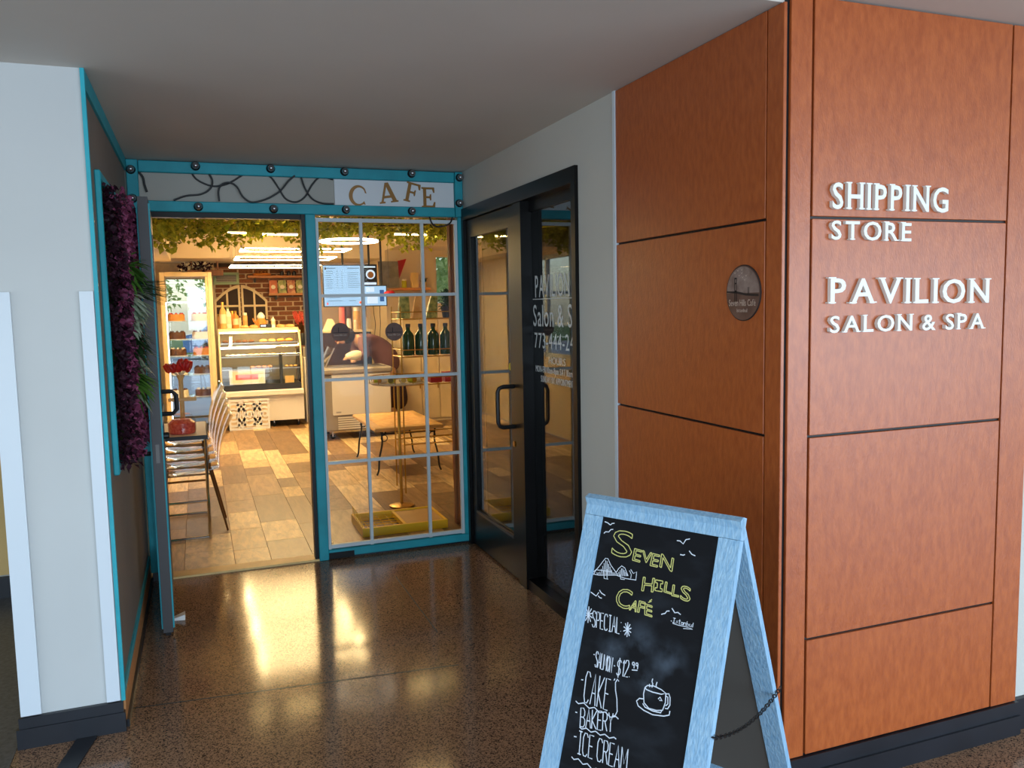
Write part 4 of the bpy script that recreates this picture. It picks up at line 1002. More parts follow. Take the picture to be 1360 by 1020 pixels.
# ------------------------------------------------------------------ glass tower fridge
FX0, FX1, FY0, FY1, FZ = -.43, .205, 11.60, 12.25, 2.11
fr = thing('display_fridge', ((FX0+FX1)/2, (FY0+FY1)/2, 0), 'tall cream framed glass display fridge full of cakes at the back left', 'fridge')
for x in (FX0, FX1-.055):
    for y in (FY0, FY1-.05): CB(x, x+.055, y, y+.05, 0, FZ).build('post', 'cream_wood', fr)
CB(FX1-.085, FX1-.057, FY0+.004, FY0+.03, .10, FZ-.06).build('door_stile', 'cream_wood', fr)
CB(FX0+.055, FX1-.055, FY0, FY1, FZ-.055, FZ).build('top', 'cream_wood', fr)
CB(FX0+.055, FX1-.055, FY0, FY1, 0, .12).build('base', 'dark_appliance', fr)
B(FX0+.055, FX1-.055, FY0+.012, FY0+.018, .12, FZ-.055).build('front_pane', 'clear', fr)
B(FX0+.055, FX1-.055, FY1-.018, FY1-.012, .12, FZ-.055).build('rear_pane', 'clear', fr)
for x in (FX0+.02, FX1-.03): B(x, x+.006, FY0+.05, FY1-.05, .12, FZ-.055).build('side_pane', 'clear', fr)
B(FX0+.058, FX0+.070, FY0+.03, FY0+.042, .2, 1.72).build('light_tube', 'led_cold', fr)
B(FX0+.07, FX1-.095, FY0+.03, FY0+.042, 1.715, 1.728).build('light_tube', 'led_cold', fr)
shz = [.45, .75, 1.0, 1.22, 1.46]
for z in shz: B(FX0+.06, FX1-.06, FY0+.05, FY1-.06, z, z+.012).build('shelf', 'clear', fr)
k = 0
names = {1.46: ('cake_orange', 'red'), 1.22: ('choc', 'choc'), 1.0: ('choc', 'cream'), .75: ('cream', 'red'), .45: ('cream', 'choc')}
for z in shz:
    for x, w_ in ((-.26, 'left'), (.03, 'right')):
        m_, t_ = names[z] if w_ == 'left' else names[shz[(shz.index(z)+2) % 5]]
        nth = ['lowest', 'second lowest', 'middle', 'second highest', 'top'][shz.index(z)]
        cake((x, 11.88, z+.0125), .105, .095, m_, t_, f'round cake on the {w_} of the {nth} shelf of the glass fridge', 'cakes in the glass fridge')
# basket of flowers on the brick wall above the fridge
bk_ = thing('wall_planter', (.13, 12.55, 2.115), 'brown planter box with dark and white flowers above the glass fridge', 'planter')
CB(-.10, .38, 12.48, 12.66, 2.10, 2.18).build('box', 'column_wood', bk_)
for x in (-.05, .30): B(x, x+.02, 12.50, 12.64, 2.18, 2.30).build('bracket', 'column_wood', bk_)
mb, mb2 = MB(), MB()
for i in range(240):
    p = (random.uniform(-.20, .22), random.uniform(12.46, 12.64), 2.18+random.uniform(-.02, .10)); L = random.uniform(.03, .05)
    (mb2 if random.random() < .3 else mb).leaf(p, (random.uniform(-1, 1), random.uniform(-1, .2), random.uniform(-.5, 1)), (0, -1, .5), L, L)
mb.build('foliage', 'leaf_purple_dark', bk_, kind='stuff'); mb2.build('blossom', 'cream', bk_, kind='stuff')
# ------------------------------------------------------------------ pastry display case
KX0, KX1, KY0, KY1 = .24, 1.325, 11.60, 12.35
kc = thing('pastry_case', ((KX0+KX1)/2, (KY0+KY1)/2, 0), 'curved glass pastry display case with pale base in front of the brick wall', 'display case')
CB(KX0, KX1, KY0+.06, KY1, .09, .44).build('base', 'white_appliance', kc)
CB(KX0, KX1, KY0-.01, KY1, .44, .52, c=.012).build('counter_lip', 'white_appliance', kc)
B(KX0+.03, KX1-.03, KY0+.02, KY1-.02, .52, .60).build('dark_plinth', 'dark_appliance', kc)
prof = [(0, .60), (.0, .70), (.01, .85), (.03, 1.0), (.07, 1.14), (.14, 1.25), (.22, 1.31), (.30, 1.33)]
for x in (KX0+.002, KX1-.030):
    mb = MB(); mb.tube([(x+.014, KY0+a+.012, z) for a, z in [(0, .52)]+prof], .013, 6).build('end_frame', 'cream_wood', kc, smooth=True)
mb = MB()
for i in range(len(prof)-1):
    (a0, z0), (a1, z1) = prof[i], prof[i+1]
    mb.quadbox([(KX0+.03, KY0+a0+.01, z0), (KX1-.03, KY0+a0+.01, z0), (KX1-.03, KY0+a0+.016, z0), (KX0+.03, KY0+a0+.016, z0), (KX0+.03, KY0+a1+.01, z1), (KX1-.03, KY0+a1+.01, z1), (KX1-.03, KY0+a1+.016, z1), (KX0+.03, KY0+a1+.016, z1)])
mb.build('curved_glass', 'clear', kc)
CB(KX0+.01, KX1-.01, KY0+.28, KY1, 1.325, 1.355).build('top_deck', 'cream_wood', kc)
for x in (KX0+.008, KX1-.014): B(x, x+.006, KY0+.06, KY1-.02, .60, 1.325).build('side_pane', 'clear', kc)
B(KX0+.02, KX1-.02, KY1-.03, KY1-.01, .60, 1.325).build('rear_panel', 'grey_appliance', kc)
for z, y0 in ((.80, .10), (.97, .12), (1.15, .18)):
    B(KX0+.03, KX1-.03, KY0+y0, KY1-.05, z, z+.010).build('shelf', 'clear', kc)
    B(KX0+.03, KX1-.03, KY0+y0-.006, KY0+y0, z-.004, z+.014).build('shelf_edge', 'steel', kc)
B(KX0+.03, KX0+.74, KY0+.14, KY0+.165, 1.085, 1.11).build('light_tube', 'led_cold', kc)
B(KX0+.03, KX1-.03, KY0+.28, KY0+.30, 1.29, 1.31).build('light_tube', 'led_strip', kc)
B(1.02, 1.06, KY0+.08, KY0+.14, .60, 1.02).build('divider', 'dark_appliance', kc)
for x in (KX0+.10, .92, KX1-.08):
    MB().lathe([(.03, -.012), (.03, .012)], (x, KY0+.14, .03), 12, ax=(1, 0, 0)).build('castor', 'rubber', kc)
    B(x-.006, x+.006, KY0+.12, KY0+.16, .03, .09).build('castor_fork', 'steel', kc)
# pastries
ORD = {}
def bun(c, r, m, label, group, sx=1.0):
    n_ = ORD.get(label, 0); ORD[label] = n_+1
    if group.startswith(('choc', 'golden', 'cream', 'orange', 'rolls', 'past', 'right')): label = ('first', 'second', 'third', 'fourth', 'fifth')[n_] + ' from left: ' + label if not group.startswith(('past', 'right')) else ('front left ', 'front right ', 'rear left ', 'rear right ')[n_] + label

    mb = MB().lathe([(r*.7, 0), (r, r*.25), (r*.95, r*.55), (r*.6, r*.85), (r*.1, r*.95)], (0, 0, 0), 12)
    mb.v = [(c[0]+x*sx, c[1]+y, c[2]+z) for x, y, z in mb.v]
    mb.build('pastry', m, None, smooth=True, label=label, cat='pastry', group=group)
for k in range(5): bun((.34+k*.085, 11.93, 1.1605), .040, 'choc', 'round dark chocolate bun on the top shelf of the pastry case', 'chocolate buns in the pastry case')
for k in range(4): bun((.84+k*.115, 11.93, 1.1605), .045, ('bread', 'bread', 'cake_orange', 'cake_orange')[k], ['pale round loaf on the top shelf of the pastry case', 'second pale loaf on the top shelf of the pastry case', 'orange pastry on the top shelf of the pastry case', 'orange pastry at the right end of the top shelf'][k], 'loaves in the pastry case', 1.2)
for k in range(5): bun((.66+k*.075, 11.88, .9805), .034, 'bread', 'golden bun on the middle shelf of the pastry case', 'golden buns in the pastry case')
for k in range(4): bun((.36+k*.07, 11.86, .9805), .030, 'cream', 'cream coloured bun on the middle shelf of the pastry case', 'cream buns in the pastry case')
for k in range(4): bun((.68+k*.075, 11.85, .8105), .034, 'cake_orange', 'orange bun on the lower shelf of the pastry case', 'orange buns in the pastry case')
for k in range(3): bun((1.13+k*.06, 11.84, .8105), .028, 'bread', 'small roll beside the divider in the pastry case', 'rolls in the pastry case')
t = thing('framed_notice', (.58, KY0+.03, .605), 'white framed notice with salmon coloured picture inside the pastry case', 'notice')
for bx in ((.36, .38, .61, .80), (.80, .82, .61, .80), (.38, .80, .61, .63), (.38, .80, .78, .80)): B(bx[0], bx[1], KY0+.028, KY0+.040, bx[2], bx[3]).build('frame_rail', 'sign_white', t)
B(.38, .80, KY0+.034, KY0+.038, .63, .78).build('sheet', 'cream', t); B(.44, .73, KY0+.032, KY0+.0335, .67, .74).build('picture', 'coral', t)
B(1.08, 1.20, KY0+.024, KY0+.030, .605, .70).build('price_card', 'light_wood', None, label='tan price card standing at the right end of the pastry case', cat='card')
# lattice panel in front of the case
lp = thing('lattice_panel', (.59, 11.56, 0), 'white cut-out lattice panel leaning against the base of the pastry case', 'panel')
LX0, LX1, LZ = .328, .852, .412; LY = 11.565
for bx in ((LX0, LX1, 0, .03), (LX0, LX1, LZ-.03, LZ), (LX0, LX0+.025, .03, LZ-.03), (LX1-.025, LX1, .03, LZ-.03)): B(bx[0], bx[1], LY, LY+.012, bx[2], bx[3]).build('rail', 'sign_white', lp)
def ring(cx, cz, r, w_, nm='ring'):
    mb = MB(); n = 22
    for k in range(n):
        g0, g1 = 2*math.pi*k/n, 2*math.pi*(k+1)/n
        P = lambda r_, g, y: (min(max(cx+r_*math.cos(g), LX0+.01), LX1-.01), y, min(max(cz+r_*math.sin(g), .01), LZ-.01))
        mb.quadbox([P(r-w_, g0, LY+.002), P(r, g0, LY+.002), P(r, g1, LY+.002), P(r-w_, g1, LY+.002), P(r-w_, g0, LY+.010), P(r, g0, LY+.010), P(r, g1, LY+.010), P(r-w_, g1, LY+.010)])
    mb.build(nm, 'sign_white', lp)
for cx in (LX0+.06, (LX0+LX1)/2, LX1-.06):
    for r, w_ in ((.165, .030), (.10, .026), (.05, .03)): ring(cx, LZ/2, r, w_)
for cx in (LX0+.16, LX1-.16):
    for cz in (.09, LZ-.09): ring(cx, cz, .06, .03)
B(LX0+.02, LX1-.02, LY+.012, LY+.016, .02, LZ-.02).build('backing', 'jar_label', lp)
# goods on the top deck
DZ = 1.356
def croiss(c, label, group): bun(c, .045, 'bread', label, group, 1.3)
for k in range(4): croiss((.60+(k % 2)*.125, 11.93+.10*(k//2), DZ+.0005), 'golden pastry heaped on top of the pastry case', 'pastries on top of the case')
for k in range(4): croiss((1.09+(k % 2)*.125, 11.95+.10*(k//2), DZ+.0005), 'pale pastry in the right hand heap on top of the pastry case', 'right hand pastries on top of the case')
bottle((.33, 12.02, DZ), .36, .045, 'bread', 'brass', 'tall tan bottle on the pastry case beside the fridge', 'bottles on the pastry case')
bottle((.40, 12.12, DZ), .30, .042, 'cream', 'bag_green', 'cream bottle on the pastry case, second from the fridge', 'bottles on the pastry case')
bottle((.50, 12.10, DZ), .24, .040, 'cake_orange', 'brass', 'amber bottle on the pastry case, third from the fridge', 'bottles on the pastry case')
bottle((1.0, 12.12, DZ), .16, .03, 'cream', 'steel', 'small pale shaker on the pastry case', 'bottles on the pastry case')
t = thing('teapot', (.80, 12.14, DZ), 'amber teapot with dark base and pale lid on the pastry case', 'teapot')
MB().lathe([(.06, 0), (.075, .04), (.07, .09), (.045, .13)], (.84, 12.16, DZ), 16).build('pot', 'cake_orange', t, smooth=True)
MB().lathe([(.05, .13), (.055, .16), (.03, .20), (.008, .215)], (.84, 12.16, DZ), 16).build('lid', 'plastic_white', t, smooth=True)
MB().tube([(.78, 12.14, DZ+.06), (.74, 12.12, DZ+.09), (.725, 12.11, DZ+.13)], [.016, .012, .009], 8).build('spout', 'cake_orange', t, smooth=True)
MB().tube(smooth_path([(.90, 12.17, DZ+.11), (.945, 12.18, DZ+.10), (.945, 12.18, DZ+.05), (.91, 12.17, DZ+.03)]), .007, 6).build('handle', 'dark_appliance', t, smooth=True)
t = thing('card_reader', (.88, 11.96, DZ), 'dark counter device with three white lights on the pastry case', 'device')
CB(.80, .96, 11.91, 11.97, DZ, DZ+.05).build('body', 'dark_appliance', t)
for k in range(3): B(.82+k*.022, .834+k*.022, 11.908, 11.91, DZ+.02, DZ+.034).build('indicator', 'led_cold', t)
B(.965, 1.0, 11.94, 11.98, DZ, DZ+.045).build('paper_cup', 'plastic_white', None, label='small white box beside the dark counter device', cat='box')
# white cabinets right of the case
cb_ = thing('cabinet', (1.50, 12.1, 0), 'white drawer cabinet right of the pastry case', 'cabinet')
CB(1.38, 1.66, 11.92, 12.4, 0, .92).build('body', 'white_appliance', cb_)
CB(1.385, 1.655, 11.905, 11.92, .64, .84).build('drawer', 'white_appliance', cb_); CB(1.385, 1.655, 11.905, 11.92, .04, .63).build('door', 'white_appliance', cb_)
CB(1.41, 1.66, 11.95, 12.3, .92, 1.06).build('small_unit', 'white_appliance', cb_)
t = thing('dried_flowers', (1.45, 12.6, 1.20), 'bunch of orange and red dried flowers standing right of the pastry case', 'flowers')
MB().lathe([(.05, 0), (.065, .08), (.045, .18)], (1.45, 12.6, 1.07), 14).build('vase', 'dark_appliance', t, smooth=True)
mb, mb2 = MB(), MB()
for i in range(70):
    g = random.uniform(0, 6.28); p = Vector((1.45, 12.6, 1.2)); dd = Vector((math.cos(g)*.35, math.sin(g)*.35, 1)).normalized(); l = random.uniform(.2, .42)
    mb2.tube([p, p+dd*l], .003, 4); mb.leaf(p+dd*l*.8, dd, (0, -1, 0), .09, .04)
mb.build('petals', 'red_candy', t, kind='stuff'); mb2.build('stems', 'copper_leg', t, kind='stuff')
st_ = thing('stand', (1.45, 12.6, 0), 'dark pedestal stand under the dried flowers', 'stand')
CB(1.36, 1.54, 12.5, 12.72, 0, 1.03).build('column', 'pane_dark', st_); CB(1.34, 1.56, 12.48, 12.74, 1.03, 1.0695).build('top', 'column_wood', st_)
# ------------------------------------------------------------------ on the brick wall
ar = thing('arched_shutters', (.62, YBK-.05, 1.25), 'pair of cream arched shutters with dark panes on the brick wall', 'shutters')
AYF, AYB = YBK-.065, YBK-.026
def archz(x): return 1.70 + .27*math.cos((x-.62)/.38*math.pi/2*.92)
for x0, x1, s in ((.245, .612, -1), (.628, .995, 1)):
    lf_ = bpy.data.objects.new('shutter_leaf', None); C.objects.link(lf_); lf_.parent = ar
    mid = (x0+x1)/2
    for x in (x0, mid-.014, x1-.03):
        w_ = .03 if x != mid-.014 else .028
        MB().quadbox([(x, AYF, 1.25), (x+w_, AYF, 1.25), (x+w_, AYB, 1.25), (x, AYB, 1.25), (x, AYF, archz(x)-.02), (x+w_, AYF, archz(x+w_)-.02), (x+w_, AYB, archz(x+w_)-.02), (x, AYB, archz(x)-.02)]).build('stile', 'cream_wood', lf_)
    pts = [(x0+(x1-x0)*i/8) for i in range(9)]
    mb = MB()
    for i in range(8):
        a, b = pts[i], pts[i+1]
        mb.quadbox([(a, AYF-.002, archz(a)-.035), (b, AYF-.002, archz(b)-.035), (b, AYB, archz(b)-.035), (a, AYB, archz(a)-.035), (a, AYF-.002, archz(a)+.01), (b, AYF-.002, archz(b)+.01), (b, AYB, archz(b)+.01), (a, AYB, archz(a)+.01)])
    mb.build('arch_rail', 'cream_wood', lf_)
    for z in (1.25, 1.655): B(x0+.03, x1-.03, AYF+.002, AYB, z, z+.03).build('cross_rail', 'cream_wood', lf_)
    for a, b in ((x0+.03, mid-.014), (mid+.014, x1-.03)):
        MB().quadbox([(a, AYF+.02, 1.685), (b, AYF+.02, 1.685), (b, AYF+.028, 1.685), (a, AYF+.028, 1.685), (a, AYF+.02, archz(a)-.036), (b, AYF+.02, archz(b)-.036), (b, AYF+.028, archz(b)-.036), (a, AYF+.028, archz(a)-.036)]).build('pane', 'pane_dark', lf_)
        B(a, b, AYF+.02, AYF+.028, 1.28, 1.655).build('pane', 'pane_dark', lf_)
vn = thing('wall_vent', (.43, YBK-.04, 1.97), 'sage green framed slatted vent on the brick wall above the arched shutters', 'vent')
for bx in ((.25, .61, 1.985, 2.025), (.25, .61, 2.125, 2.165), (.25, .29, 2.025, 2.125), (.57, .61, 2.025, 2.125)): CB(bx[0], bx[1], YBK-.05, YBK-.026, bx[2], bx[3]).build('frame_rail', 'sage', vn)
for k in range(4): B(.29, .57, YBK-.045, YBK-.03, 2.03+k*.024, 2.045+k*.024).build('slat', 'grey_appliance', vn)
B(.29, .57, YBK-.029, YBK-.0265, 2.025, 2.125).build('backing', 'pane_dark', vn)
for z, x0, nm in ((2.075, .72, 'upper wooden wall shelf on the brick wall'), (1.815, 1.01, 'lower wooden wall shelf holding coffee bags on the brick wall')):
    t = thing('wall_shelf', ((x0+1.72)/2, 12.9, z), nm, 'shelf', 'wooden shelves on the brick wall')
    CB(x0, 1.72, 12.80, 12.975, z, z+.035).build('board', 'shelf_wood', t)
    for x in (x0+.1, 1.6): B(x, x+.02, 12.85, 12.975, z-.06, z).build('bracket', 'black', t)
def bag(x, m, label, z=1.8505):
    t = thing('coffee_bag', (x, 12.88, z), label, 'coffee bag', 'coffee bags on the lower wall shelf')
    w_, h_ = .058, .19
    MB().quadbox([(x-w_, 12.85, z), (x+w_, 12.85, z), (x+w_, 12.92, z), (x-w_, 12.92, z), (x-w_*.95, 12.878, z+h_), (x+w_*.95, 12.878, z+h_), (x+w_*.95, 12.892, z+h_), (x-w_*.95, 12.892, z+h_)]).build('pouch', m, t)
    B(x-w_*.96, x+w_*.96, 12.876, 12.894, z+h_, z+h_+.015).build('seal', 'choc', t)
    MB().lathe([(.032, 0), (.032, .003)], (x, 12.862, z+.09), 14, ax=(0, -1, .14)).build('front_label', 'cream', t)
for i, (m_, w_) in enumerate((('bag_copper', 'copper coloured coffee bag at the left end of the lower wall shelf'), ('bag_green', 'green coffee bag second from left on the lower wall shelf'), ('bag_red', 'red coffee bag in the middle of the lower wall shelf'), ('bag_green', 'green coffee bag second from right on the lower wall shelf'), ('bag_red', 'red coffee bag at the right end of the lower wall shelf'))): bag(1.085+i*.13, m_, w_)
t = thing('wire_basket', (.93, 12.88, 2.1105), 'woven wire basket on the upper wall shelf', 'basket')
MB().lathe([(.11, 0), (.135, .015), (.13, .03)], (.93, 12.88, 2.111), 18).build('tray', 'cake_orange', t, smooth=True)
for k in range(10):
    g = k*2*math.pi/10; MB().tube([(.93+.10*math.cos(g), 12.88+.07*math.sin(g), 2.135), (.93+.085*math.cos(g+.5), 12.88+.06*math.sin(g+.5), 2.19)], .003, 4).build('wire', 'brass', t)
for k, x in enumerate((1.22, 1.32, 1.40)):
    lathe_thing('jar', [(.028, 0), (.03, .01), (.03, .05), (.015, .065), (.008, .07)], (x, 12.88, 2.1105), 'dark_appliance', 'small dark jar on the upper wall shelf, %s of three' % ('left', 'middle', 'right')[k], 'jar', 'jars on the upper wall shelf')
# ------------------------------------------------------------------ menu screens
def screen(x0, x1, z0, z1, y, label, blocks, sm, px_=None):
    t = thing('menu_screen', ((x0+x1)/2, y, z0), label, 'screen', 'menu screens over the freezer')
    B(x0-.012, x1+.012, y, y+.035, z0-.012, z1+.012).build('housing', 'black', t)
    B(x0, x1, y-.002, y, z0, z1).build('display', sm, t)
    for (a, b, c, d_, m_) in blocks: B(x0+(x1-x0)*a, x0+(x1-x0)*b, y-.003, y-.0022, z0+(z1-z0)*c, z0+(z1-z0)*d_).build('printed_line', m_, t)
    xp = px_ or (x0+x1)/2; MB().tube([(xp, y+.035, (z0+z1)/2), (xp, y+.035, CZ)], .014, 8).build('pole', 'black', t)
rl = random.Random(2); bl_ = []
for k in range(9):
    bl_.append((.06, .06+rl.uniform(.12, .18), .86-k*.052, .868-k*.052, 'screen_print')); bl_.append((.32, .36, .86-k*.052, .868-k*.052, 'screen_print')); bl_.append((.44, .48, .86-k*.052, .868-k*.052, 'screen_print'))
for k in range(9): bl_.append((.60, .60+rl.uniform(.2, .33), .82-k*.045, .827-k*.045, 'screen_print'))
bl_ += [(.06, .3, .93, .945, 'screen_print'), (.6, .9, .93, .945, 'screen_print'), (.03, .07, .90, .96, 'black'), (.06, .4, .20, .207, 'screen_print'), (.6, .9, .24, .25, 'screen_print'), (.08, .45, .12, .13, 'screen_print'), (.62, .8, .12, .13, 'screen_print'), (.06, .09, .03, .09, 'red'), (.88, .93, .05, .11, 'coral')]
screen(1.545, 2.055, 1.632, 2.150, 10.86, 'large pale blue menu screen hanging over the chest freezer', bl_, 'screen_blue')
screen(2.075, 2.245, 1.905, 2.160, 10.95, 'small dark screen showing a coffee cup beside the large menu screen', [(.0, 1, 0, .12, 'screen_white'), (.05, .95, .88, .95, 'screen_white')], 'black')
t = bpy.data.objects['menu_screen.001']
MB().lathe([(.062, 0), (.062, .002)], (2.17, 10.947, 2.04), 24, ax=(0, -1, 0)).build('cup_picture', 'screen_white', t); MB().lathe([(.042, .0021), (.042, .003)], (2.17, 10.947, 2.035), 24, ax=(0, -1, 0)).build('coffee_picture', 'gold_letter', t)
screen(2.075, 2.36, 1.632, 1.885, 10.90, 'blue lower screen right of the large menu screen', [(.1, .6, .1, .5, 'screen_white'), (.05, .45, .7, .95, 'screen_white'), (.7, .9, .2, .8, 'screen_dark')], 'screen_blue', 2.31)
# fix: shared upper screen pole runs behind, hidden by the frame above
# ------------------------------------------------------------------ chest freezer
ZX0, ZX1, ZY0, ZY1 = 1.385, 2.215, 10.12, 10.74
fz = thing('chest_freezer', ((ZX0+ZX1)/2, (ZY0+ZY1)/2, 0), 'white and grey chest freezer on castors under the menu screens', 'freezer')
CB(ZX0, ZX1, ZY0, ZY1, .10, .80, c=.02).build('body', 'grey_appliance', fz)
CB(ZX0+.10, ZX1-.012, ZY0-.012, ZY0, .30, .795).build('front_panel', 'white_appliance', fz)
CB(ZX0-.02, ZX1+.02, ZY0-.03, ZY1+.01, .80, .875, c=.02).build('top_rim', 'grey_appliance', fz)
B(ZX0+.06, ZX1-.06, ZY0+.05, ZY1-.05, .875, .881).build('sliding_lid', 'clear', fz)
B(ZX0+.05, ZX1-.05, ZY0+.035, ZY0+.05, .875, .890).build('lid_rail', 'steel', fz)
for k in range(6): B(ZX0+.16, ZX1-.16, ZY0-.008, ZY0, .125+k*.027, .140+k*.027).build('vent_slat', 'white_appliance', fz)
MB().lathe([(.022, 0), (.022, .006), (.016, .008)], (ZX1-.12, ZY0-.012, .73), 16, ax=(0, -1, 0)).build('badge', 'brass', fz)
B(ZX0+.14, ZX0+.20, ZY0-.014, ZY0-.0121, .33, .345).build('maker_plate', 'steel', fz)
for x in (ZX0+.10, ZX1-.10):
    for y in (ZY0+.08, ZY1-.08):
        w_ = MB().lathe([(.032, -.014), (.032, .014)], (x, y, .032), 12, ax=(0, 1, 0)).build('castor', 'rubber', fz); B(x-.008, x+.008, y-.022, y+.022, .032, .10).build('fork', 'steel', w_)
gl_ = thing('glass_shield', (1.44, 10.45, .8815), 'slanted glass food shield on the left end of the chest freezer', 'shield')
for k, y in enumerate((10.16, 10.68)): MB().tube([(1.42, y, .8815), (1.54, y, 1.12)], .008, 6).build('support', 'steel', gl_)
MB().quadbox([(1.432, 10.16, .89), (1.438, 10.16, .887), (1.438, 10.68, .887), (1.432, 10.68, .89), (1.545, 10.16, 1.118), (1.551, 10.16, 1.115), (1.551, 10.68, 1.115), (1.545, 10.68, 1.118)]).build('shield_pane', 'acrylic', gl_)
# back counter with bottles and jars
bc = thing('back_counter', (1.85, 11.35, 0), 'dark back counter holding bottles and jars behind the chest freezer', 'counter')
CB(1.52, 2.22, 11.30, 11.70, 0, 1.275).build('body', 'pane_dark', bc); CB(1.50, 2.24, 11.28, 11.72, 1.275, 1.31).build('top', 'cream_wood', bc)
QZ = 1.3105
def jar(c, h, r, m, lid, label):
    t = thing('jar', c, label, 'jar', 'jars on the back row of the pastry case' if 'back row' in label else 'tubs on the wall shelf' if 'wall shelf' in label else 'jars and bottles on the back counter')
    MB().lathe([(r*.95, 0), (r, h*.05), (r, h*.78), (r*.8, h*.84)], c, 14).build('body', m, t, smooth=True); MB().lathe([(r*.86, h*.84), (r*.86, h), (r*.8, h*1.01)], c, 14).build('lid', lid, t, smooth=True)
jar((1.86, 11.46, QZ), .36, .040, 'coral', 'red', 'tall coral red bottle on the back counter under the menu screen')
jar((1.955, 11.50, QZ), .38, .048, 'choc', 'yellow_lid', 'dark jar with a bright yellow lid on the back counter')
jar((2.06, 11.46, QZ), .30, .050, 'bread', 'plastic_white', 'jar of biscuits with a white lid on the back counter')
jar((1.935, 11.37, QZ), .15, .032, 'plastic_white', 'plastic_white', 'small white tub in front of the dark jar on the back counter')
jar((2.16, 11.40, QZ), .16, .034, 'cream', 'cream', 'cream tub at the right end of the back counter')
jar((2.02, 11.35, QZ), .13, .028, 'jar_label', 'cream', 'short tan tub near the front of the back counter')
MB().quadbox([(1.60, 11.36, QZ), (1.78, 11.36, QZ), (1.78, 11.52, QZ), (1.60, 11.52, QZ), (1.66, 11.40, QZ+.15), (1.72, 11.40, QZ+.15), (1.72, 11.48, QZ+.15), (1.66, 11.48, QZ+.15)]).build('paper_box', 'jar_label', None, label='cream tapered paper box at the left end of the back counter', cat='box')
# ------------------------------------------------------------------ person bending over the freezer
pe = thing('person', (2.38, 11.0, 0), 'person in a dark plum coat bending over behind the chest freezer with a pale cloth', 'person')
def skin(name, chains, m, parent, sub=2):
    """chains: list of lists of (point, radius); chains share joints by coordinates"""
    off = wl(parent); V = []; R_ = []; E_ = []; idx = {}
    for chn in chains:
        prev = None
        for p, r in chn:
            k = tuple(round(c, 4) for c in p)
            if k not in idx: idx[k] = len(V); V.append(tuple(Vector(p)-off)); R_.append(r)
            if prev is not None and prev != idx[k]: E_.append((prev, idx[k]))
            prev = idx[k]
    me = bpy.data.meshes.new(name); me.from_pydata(V, E_, []); me.update()
    o = bpy.data.objects.new(name, me); C.objects.link(o); o.parent = parent
    md = o.modifiers.new('skin', 'SKIN'); sd = me.skin_vertices[0].data
    for i, r in enumerate(R_): sd[i].radius = (r, r)
    sd[0].use_root = True
    ss = o.modifiers.new('sub', 'SUBSURF'); ss.levels = sub; ss.render_levels = sub
    dg = bpy.context.evaluated_depsgraph_get(); me2 = bpy.data.meshes.new_from_object(o.evaluated_get(dg)); o.modifiers.clear(); o.data = me2
    for p in me2.polygons: p.use_smooth = True
    me2.materials.clear(); me2.materials.append(M[m]); return o
PV = (2.36, 11.02, .95); CH = (2.10, 11.0, 1.15); NK = (1.93, 10.98, 1.22)
SH1, SH2 = (2.0, 10.83, 1.16), (2.0, 11.14, 1.16)
body = skin('body', [[(PV, .13), ((2.25, 11.01, 1.06), .125), (CH, .14), (NK, .06), ((1.87, 10.975, 1.225), .055), ((1.81, 10.97, 1.23), .085), ((1.75, 10.965, 1.20), .08), ((1.71, 10.96, 1.17), .05)],
    [(PV, .13), ((2.38, 10.94, .88), .09), ((2.40, 10.93, .50), .065), ((2.42, 10.95, .10), .045), ((2.32, 10.92, .04), .035)],
    [(PV, .13), ((2.38, 11.11, .88), .09), ((2.41, 11.13, .50), .065), ((2.44, 11.14, .10), .045), ((2.34, 11.12, .04), .035)],
    [(CH, .14), (SH1, .065), ((2.02, 10.70, .98), .05), ((1.90, 10.60, .965), .042), ((1.82, 10.55, .975), .032), ((1.78, 10.53, .975), .032)],
    [(CH, .14), (SH2, .065), ((1.95, 11.12, 1.02), .05), ((1.90, 10.95, .95), .042), ((1.88, 10.80, .945), .035), ((1.87, 10.72, .93), .032)]], 'skin', pe)
for k, (bx, by, bz, dx, dy) in enumerate(((1.77, 10.53, .975, -1, -.25), (1.865, 10.71, .93, -.3, -1))):      # fingers and thumb on each hand
    for i in range(4):
        o_ = (i-1.5)*.017; sx_, sy_ = -dy, dx; ln_ = (.065, .075, .07, .055)[i]
        b0 = Vector((bx+sx_*o_, by+sy_*o_, bz)); dd = Vector((dx, dy, 0)).normalized()
        MB().tube([b0-dd*.01, b0+dd*ln_*.5, b0+dd*ln_*.8+Vector((0, 0, -.012)), b0+dd*ln_*.9+Vector((0, 0, -.03))], [.009, .009, .008, .006], 7).build('finger', 'skin', pe, smooth=True)
    b0 = Vector((bx, by, bz)); sd_ = Vector((-dy, dx, 0)).normalized()
    MB().tube([b0-Vector((dx, dy, 0))*.02+sd_*.02, b0+sd_*.045, b0+sd_*.055+Vector((dx, dy, 0))*.03+Vector((0, 0, -.01))], [.011, .010, .007], 7).build('thumb', 'skin', pe, smooth=True)
skin('coat', [[((2.40, 11.03, .70), .20), (PV, .185), ((2.25, 11.01, 1.08), .165), (CH, .165), ((1.99, 10.99, 1.20), .10)], [(CH, .165), (SH1, .085), ((2.02, 10.70, .985), .066), ((1.90, 10.60, .97), .052)], [(CH, .165), (SH2, .085), ((1.95, 11.12, 1.02), .066), ((1.90, 10.95, .95), .052)]], 'plum', pe)
skin('skirt', [[((2.40, 11.03, .72), .195), ((2.44, 11.04, .45), .20), ((2.47, 11.04, .18), .21)]], 'plum_dark', pe)
hm = MB().lathe([(.03, -.10), (.085, -.075), (.108, -.02), (.106, .03), (.08, .075), (.03, .1)], (1.835, 10.97, 1.245), 16, ax=(.75, 0, .66)).build('hair', 'hair', pe, smooth=True)
